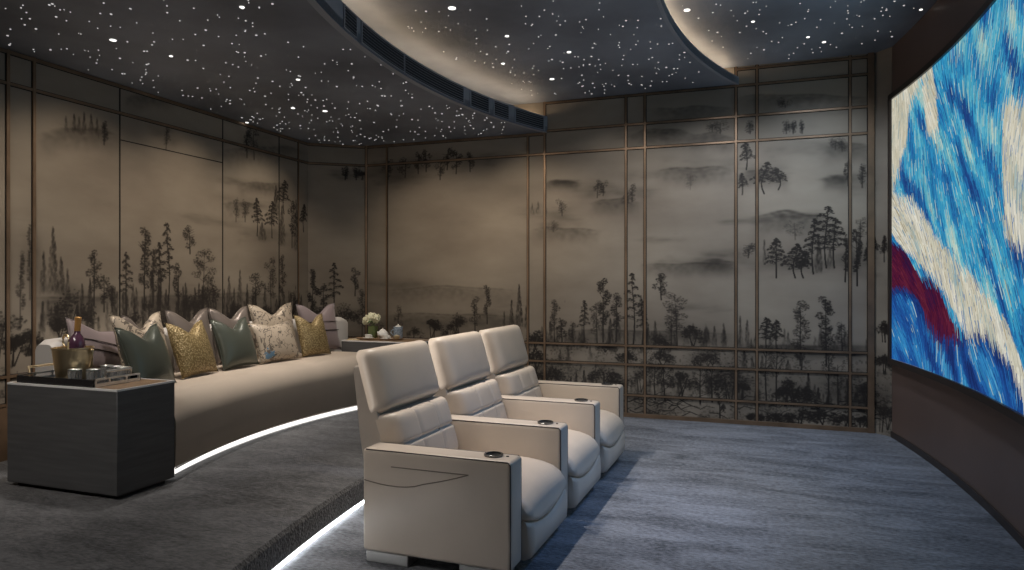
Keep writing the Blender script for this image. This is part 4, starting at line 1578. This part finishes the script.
def arm(root, yc, near):     # near: outer face towards the viewer
    x0, x1 = -1.93 - CXR, -1.105 - CXR
    a = MB().box(x0, x1, yc - AW / 2, yc + AW / 2, .06, .59).build('armrest', 'leather', root, bevel=.022, seg=4)
    for s in (-1, 1):
        y = yc + s * (AW / 2 - .005)
        MB().tube([(x0 + .02, y, .585), (x1 - .018, y, .585), (x1 - .006, y, .570), (x1 - .005, y, .30), (x1 - .006, y, .075)], .0032, 6).build('piping', 'piping', a, smooth=True)
    for s in ((-1,) if near else ()):
        y = yc + s * (AW / 2 + .0005)
        mb = MB().tube([(-1.758 - CXR, y, .508), (-1.328 - CXR, y, .508)], .0028, 6)
        cv = []
        for i in range(13):
            f = i / 12
            x = -1.92 + (1.92 - 1.328) * f
            cv.append((x - CXR, y, .428 - .018 * math.sin(PI * min(1, f / .6)) * (f < .6) + (.08 * max(0, (f - .45) / .55) ** 1.4)))
        mb.tube(cv, .0028, 6)
        mb.build('stitching', 'stitch', a)
    cx = -1.232 - CXR
    cy = yc + .012
    MB().lathe([(.047, 0), (.049, .003), (.049, .010), (.046, .012), (.038, .012), (.037, .004), (.0369, 0)], (cx, cy, .5895), n=32).build('cup_holder', 'cup_rim', a, smooth=True, angle=40)
    MB().lathe([(.0, 0), (.0372, 0), (.0372, .003), (.0, .003)], (cx, cy, .5897), n=28).build('cup_shade_disc', 'black', a)  # flat black disc; the hole's dark depth is put into its colour
    MB().lathe([(.0, 0), (.007, 0), (.007, .004), (.0, .005)], (cx + .072, cy + .006, .5895), n=14).build('recline_button', 'black', a)
    for fx0, fx1 in ((-1.915, -1.67), (-1.385, -1.14)):
        MB().box(fx0 - CXR, fx1 - CXR, yc - .065, yc + .065, 0.001, .061).build('foot', 'steel', root, bevel=.004, seg=1)['label'] = 'brushed metal foot'
    return a


def recliner(i, label, arms):
    r = empty('recliner_chair', (CXR + .012 + .016 * i, Y1 + PITCH * i, 0), R_(-1.0))
    tag(r, label, 'recliner', 'cream leather recliners in a row')
    n = 22
    hw = SW / 2 - .004

    def zb(f):
        return .262 - .062 * (1 - f * f)
    ringsS, ringsF = [], []
    for k in range(n + 1):
        f = -1 + 2 * k / n
        y = hw * f
        e = max(0, (abs(f) - .90) / .10) ** 2 * .022
        crown = .012 * (1 - f * f)
        z_ = zb(f)
        pr = [(-1.80, .29), (-1.80, .395 - e), (-1.55, .408 + crown - e), (-1.30, .405 + crown - e), (-1.21, .394 + crown - e), (-1.145, .374 + crown - e),
              (-1.10 - e * .4, .345 + crown * .6 - e * .6), (-1.072 - e * .8, .305), (-1.062 - e, max(z_ + .03, .25)), (-1.064 - e, z_ + .012), (-1.078 - e, z_), (-1.20, z_)]
        ringsS.append([(x - CXR, y, z) for x, z in pr])
        pf = [(-1.25, z_ - .004), (-1.085 - e, z_ - .003), (-1.068 - e, z_ - .012), (-1.060 - e, z_ - .035), (-1.056 - e, .15), (-1.060 - e, .085), (-1.075 - e, .062), (-1.25, .062)]
        ringsF.append([(x - CXR, y, z) for x, z in pf])
    MB().sweep(ringsS).build('seat_cushion', 'leather', r, smooth=True, angle=60)
    MB().sweep(ringsF).build('footrest', 'leather', r, smooth=True, angle=60)
    # back shell
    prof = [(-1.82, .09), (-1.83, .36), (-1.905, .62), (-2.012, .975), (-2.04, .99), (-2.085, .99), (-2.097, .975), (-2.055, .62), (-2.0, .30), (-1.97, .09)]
    MB().sweep([[(x - CXR, y, z) for x, z in prof] for y in (-hw - .0, hw + .0)]).build('back_shell', 'leather_taupe', r, bevel=.012, seg=3)
    # lumbar cushion, tufted in three columns and two rows
    t = 16.5
    o = cushion_panel(SW - .006, .37, .125, 60, 44, (-.34, .34), (.0,), .022, 12, rc=.028).build('lumbar_cushion', 'leather', r, smooth=True)
    rot_tilt(o, -1.905 - CXR, .545, t)
    for u in (-.36, .36):
        MB().ball((0.108, u * (SW - .006) / 2, 0), .009, n=8, m=6).build('tufting_button', 'stitch', o, smooth=True)
    # headrest
    o = cushion_panel(SW + .012, .368, .120, 44, 36, (), (), 0, 10).build('headrest', 'leather', r, smooth=True)
    rot_tilt(o, -2.025 - CXR, .896, t)
    # seat frame
    MB().box(-1.86 - CXR, -1.25 - CXR, -hw + .01, hw - .01, .055, .20).build('seat_frame', 'piping', r)
    for s in arms:
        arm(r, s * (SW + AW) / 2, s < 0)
    return r


recliner(0, 'cream leather recliner nearest the viewer, with armrests on both sides', (-1, 1))
recliner(1, 'cream leather recliner in the middle of the row of three', (1,))
recliner(2, 'cream leather recliner at the far end of the row, nearest the back wall', (1,))

# ------------------------------------------------------------------ star lights
star_me = MB().lathe([(.0, 0), (.0055, 0), (.0055, .004), (.0, .004)], n=8).mesh('star')
star_me.materials.append(M['star'])
big_me = MB().lathe([(.0, 0), (.021, 0), (.021, .005), (.0, .005)], n=14).mesh('star_large')
big_me.materials.append(M['star_big'])
pos = []
tries = 0
while len(pos) < 680 and tries < 20000:
    tries += 1
    x, y = U(-5.0, 1.2), U(2.3, 7.3)
    if x < x_edge1(y) - .05:
        z = Z_LOW
    elif x < x_edge2(y) - .05 and x > x_edge1(y) + .05:
        z = Z_MID
    elif x > x_edge2(y) + .05 and x < x_screen(y) - .08:
        z = Z_HIGH
    else:
        continue
    if y - 7.0 > (x + 5.1) * .7:
        continue
    # in front of the camera and inside its cone
    dx, dy = x, y
    zc = -SA * dx + CA * dy
    xc = CA * dx + SA * dy
    u, v = CX + F * xc / zc, HY - F * (z - 1.45) / zc
    if not (-4 < u < 1028 and -4 < v < 300):
        continue
    pos.append((zc, x, y, z))
pos.sort()
for k, (zc, x, y, z) in enumerate(pos[:300]):
    o = bpy.data.objects.new('ceiling_star_light', star_me)
    COL.objects.link(o)
    s = random.choice((.5, .6, .7, .8, .9, 1.0, 1.3)) * (.7 + zc * .06)
    o.location = (x, y, z - .0035)
    o.scale = (s, s, 1)
    tag(o, 'tiny white fibre optic star in the dark ceiling', 'star light', 'fibre optic stars in the ceiling')
mb = MB()
for zc, x, y, z in pos[300:]:
    r = .0062 * random.choice((.6, .8, .9, 1.0, 1.4))
    mb.lathe([(.0, 0), (r, 0), (r, .004), (.0, .004)], (x, y, z - .0035), n=7)
o = mb.build('starlight', 'star')
tag(o, 'field of faint fibre optic star points across the far ceiling', 'star lights', None, 'stuff')

BIG = [(113, 40, Z_LOW, 1.0, 'bright oval star light near the left wall, leftmost of the bright ones'), (171, 56, Z_LOW, .6, 'small bright star light right of the leftmost one'),
       (247, 122.5, Z_LOW, .8, 'bright star light just above the top of the left wall'), (242, 7, Z_LOW, .7, 'bright star light high up above the left wall'),
       (298, 79.5, Z_LOW, .8, 'bright star light above the far end of the sofa'), (325, 111, Z_LOW, 1.1, 'bright oval star light near the far left corner'),
       (293, 108, Z_LOW, .9, 'bright star light just left of the far corner one'), (452, 8, Z_MID, 1.35, 'brightest star light on the middle ceiling beside the cove'),
       (459, 79, Z_LOW + .1751, .0, ''), (507, 36, Z_MID, .8, 'bright star light in the middle of the middle ceiling'), (503, 63.5, Z_MID, .8, 'bright star light between the cove and the back wall'),
       (552, 79, Z_MID, 1.1, 'bright oval star light just above the back wall'), (569, 52, Z_MID, .9, 'bright star light up from the back wall one'),
       (687, 10, Z_HIGH, 1.2, 'brightest star light on the high ceiling beside the upper cove'), (753, 21.5, Z_HIGH, .7, 'bright star light left of centre on the high ceiling'),
       (808, 37, Z_HIGH, .7, 'bright star light on the high ceiling near the back wall'), (824, 42, Z_HIGH, .8, 'bright star light lowest on the high ceiling'), (921, 9.5, Z_HIGH, .6, 'bright star light beside the screen wall')]
for px, py, z, s, lab in BIG:
    if not s:
        continue
    p = hit_z(px, py, z)
    o = bpy.data.objects.new('ceiling_star_light', big_me)
    COL.objects.link(o)
    o.location = (p.x, p.y, z - .0045)
    o.scale = (s, s, 1)
    tag(o, lab, 'star light', 'bright star lights in the ceiling')


# ------------------------------------------------------------------ lights
def spot(name, loc, target, power, col, angle, blend=.6, size=.05):
    d = bpy.data.lights.new(name, 'SPOT')
    d.energy = power
    d.color = col
    d.spot_size = R_(angle)
    d.spot_blend = blend
    d.shadow_soft_size = size
    o = bpy.data.objects.new(name, d)
    COL.objects.link(o)
    o.location = loc
    v = Vector(target) - Vector(loc)
    o.rotation_euler = v.to_track_quat('-Z', 'Y').to_euler()
    return o


WARM = (1.0, .82, .62)
NEUT = (1.0, .92, .84)
COOL = (.78, .88, 1.0)
# wall washers, left wall
for y, e in ((3.0, 22), (3.95, 46), (5.0, 52), (6.05, 46)):
    spot('wall_washer', (-4.15, y, 3.10), (-5.1, y + .05, 1.5), e, WARM, 96, 1, .08)
# back wall
for x, z, e, c in ((-3.5, 3.10, 52, WARM), (-2.4, 3.10, 50, WARM), (-1.35, 3.44, 52, NEUT), (-.35, 3.44, 64, (.94, .96, 1)), (.55, 3.60, 72, COOL)):
    spot('wall_washer', (x, 6.2, z), (x, 7.4, 1.45), e, c, 96, 1, .08)
# sofa
for y in (3.7, 4.7, 5.7):
    spot('downlight_and_fill', (-3.75, y, 3.10), (-4.2, y + .05, .7), 110, NEUT, 66, .8, .07)
# recliners, from over their backs
for y in (3.55, 4.4, 5.25):
    spot('downlight_and_fill', (-2.25, y - .25, 3.42), (-1.55, y, .6), 165, (1, .91, .81), 64, .8, .06)
# carpet by the screen
spot('downlight_and_fill', (.60, 4.8, 3.60), (.85, 5.2, 0), 125, (.66, .80, 1), 84, 1, .1)
spot('downlight_and_fill', (-.2, 6.0, 3.44), (-.1, 6.1, 0), 60, COOL, 90, 1, .1)
# added fill lamps at the viewer's end of the room, no source seen
spot('downlight_and_fill', (-3.2, .9, 3.10), (-3.3, 3.5, .4), 175, NEUT, 110, 1, .25)
spot('downlight_and_fill', (-4.2, 1.2, 3.10), (-4.0, 3.6, .6), 75, NEUT, 110, 1, .25)
spot('downlight_and_fill', (.95, 4.0, 3.60), (-1.05, 4.2, .3), 160, (.20, .44, 1.0), 46, 1, .2)  # added blue fill for the recliner fronts, standing in for screen glow

w = bpy.data.worlds.new('room_dark')
sc.world = w
w.use_nodes = True
w.node_tree.nodes['Background'].inputs['Color'].default_value = (.02, .02, .025, 1)
w.node_tree.nodes['Background'].inputs['Strength'].default_value = 1.0

sc.view_settings.view_transform = 'Standard'
sc.view_settings.look = 'None'
sc.view_settings.exposure = 0.0
sc.view_settings.gamma = 1.0
sc.view_settings.use_curve_mapping = False
sc.cycles.use_denoising = True
sc.cycles.max_bounces = 8
sc.cycles.sample_clamp_indirect = 4.0
sc.cycles.caustics_reflective = False
sc.cycles.caustics_refractive = False
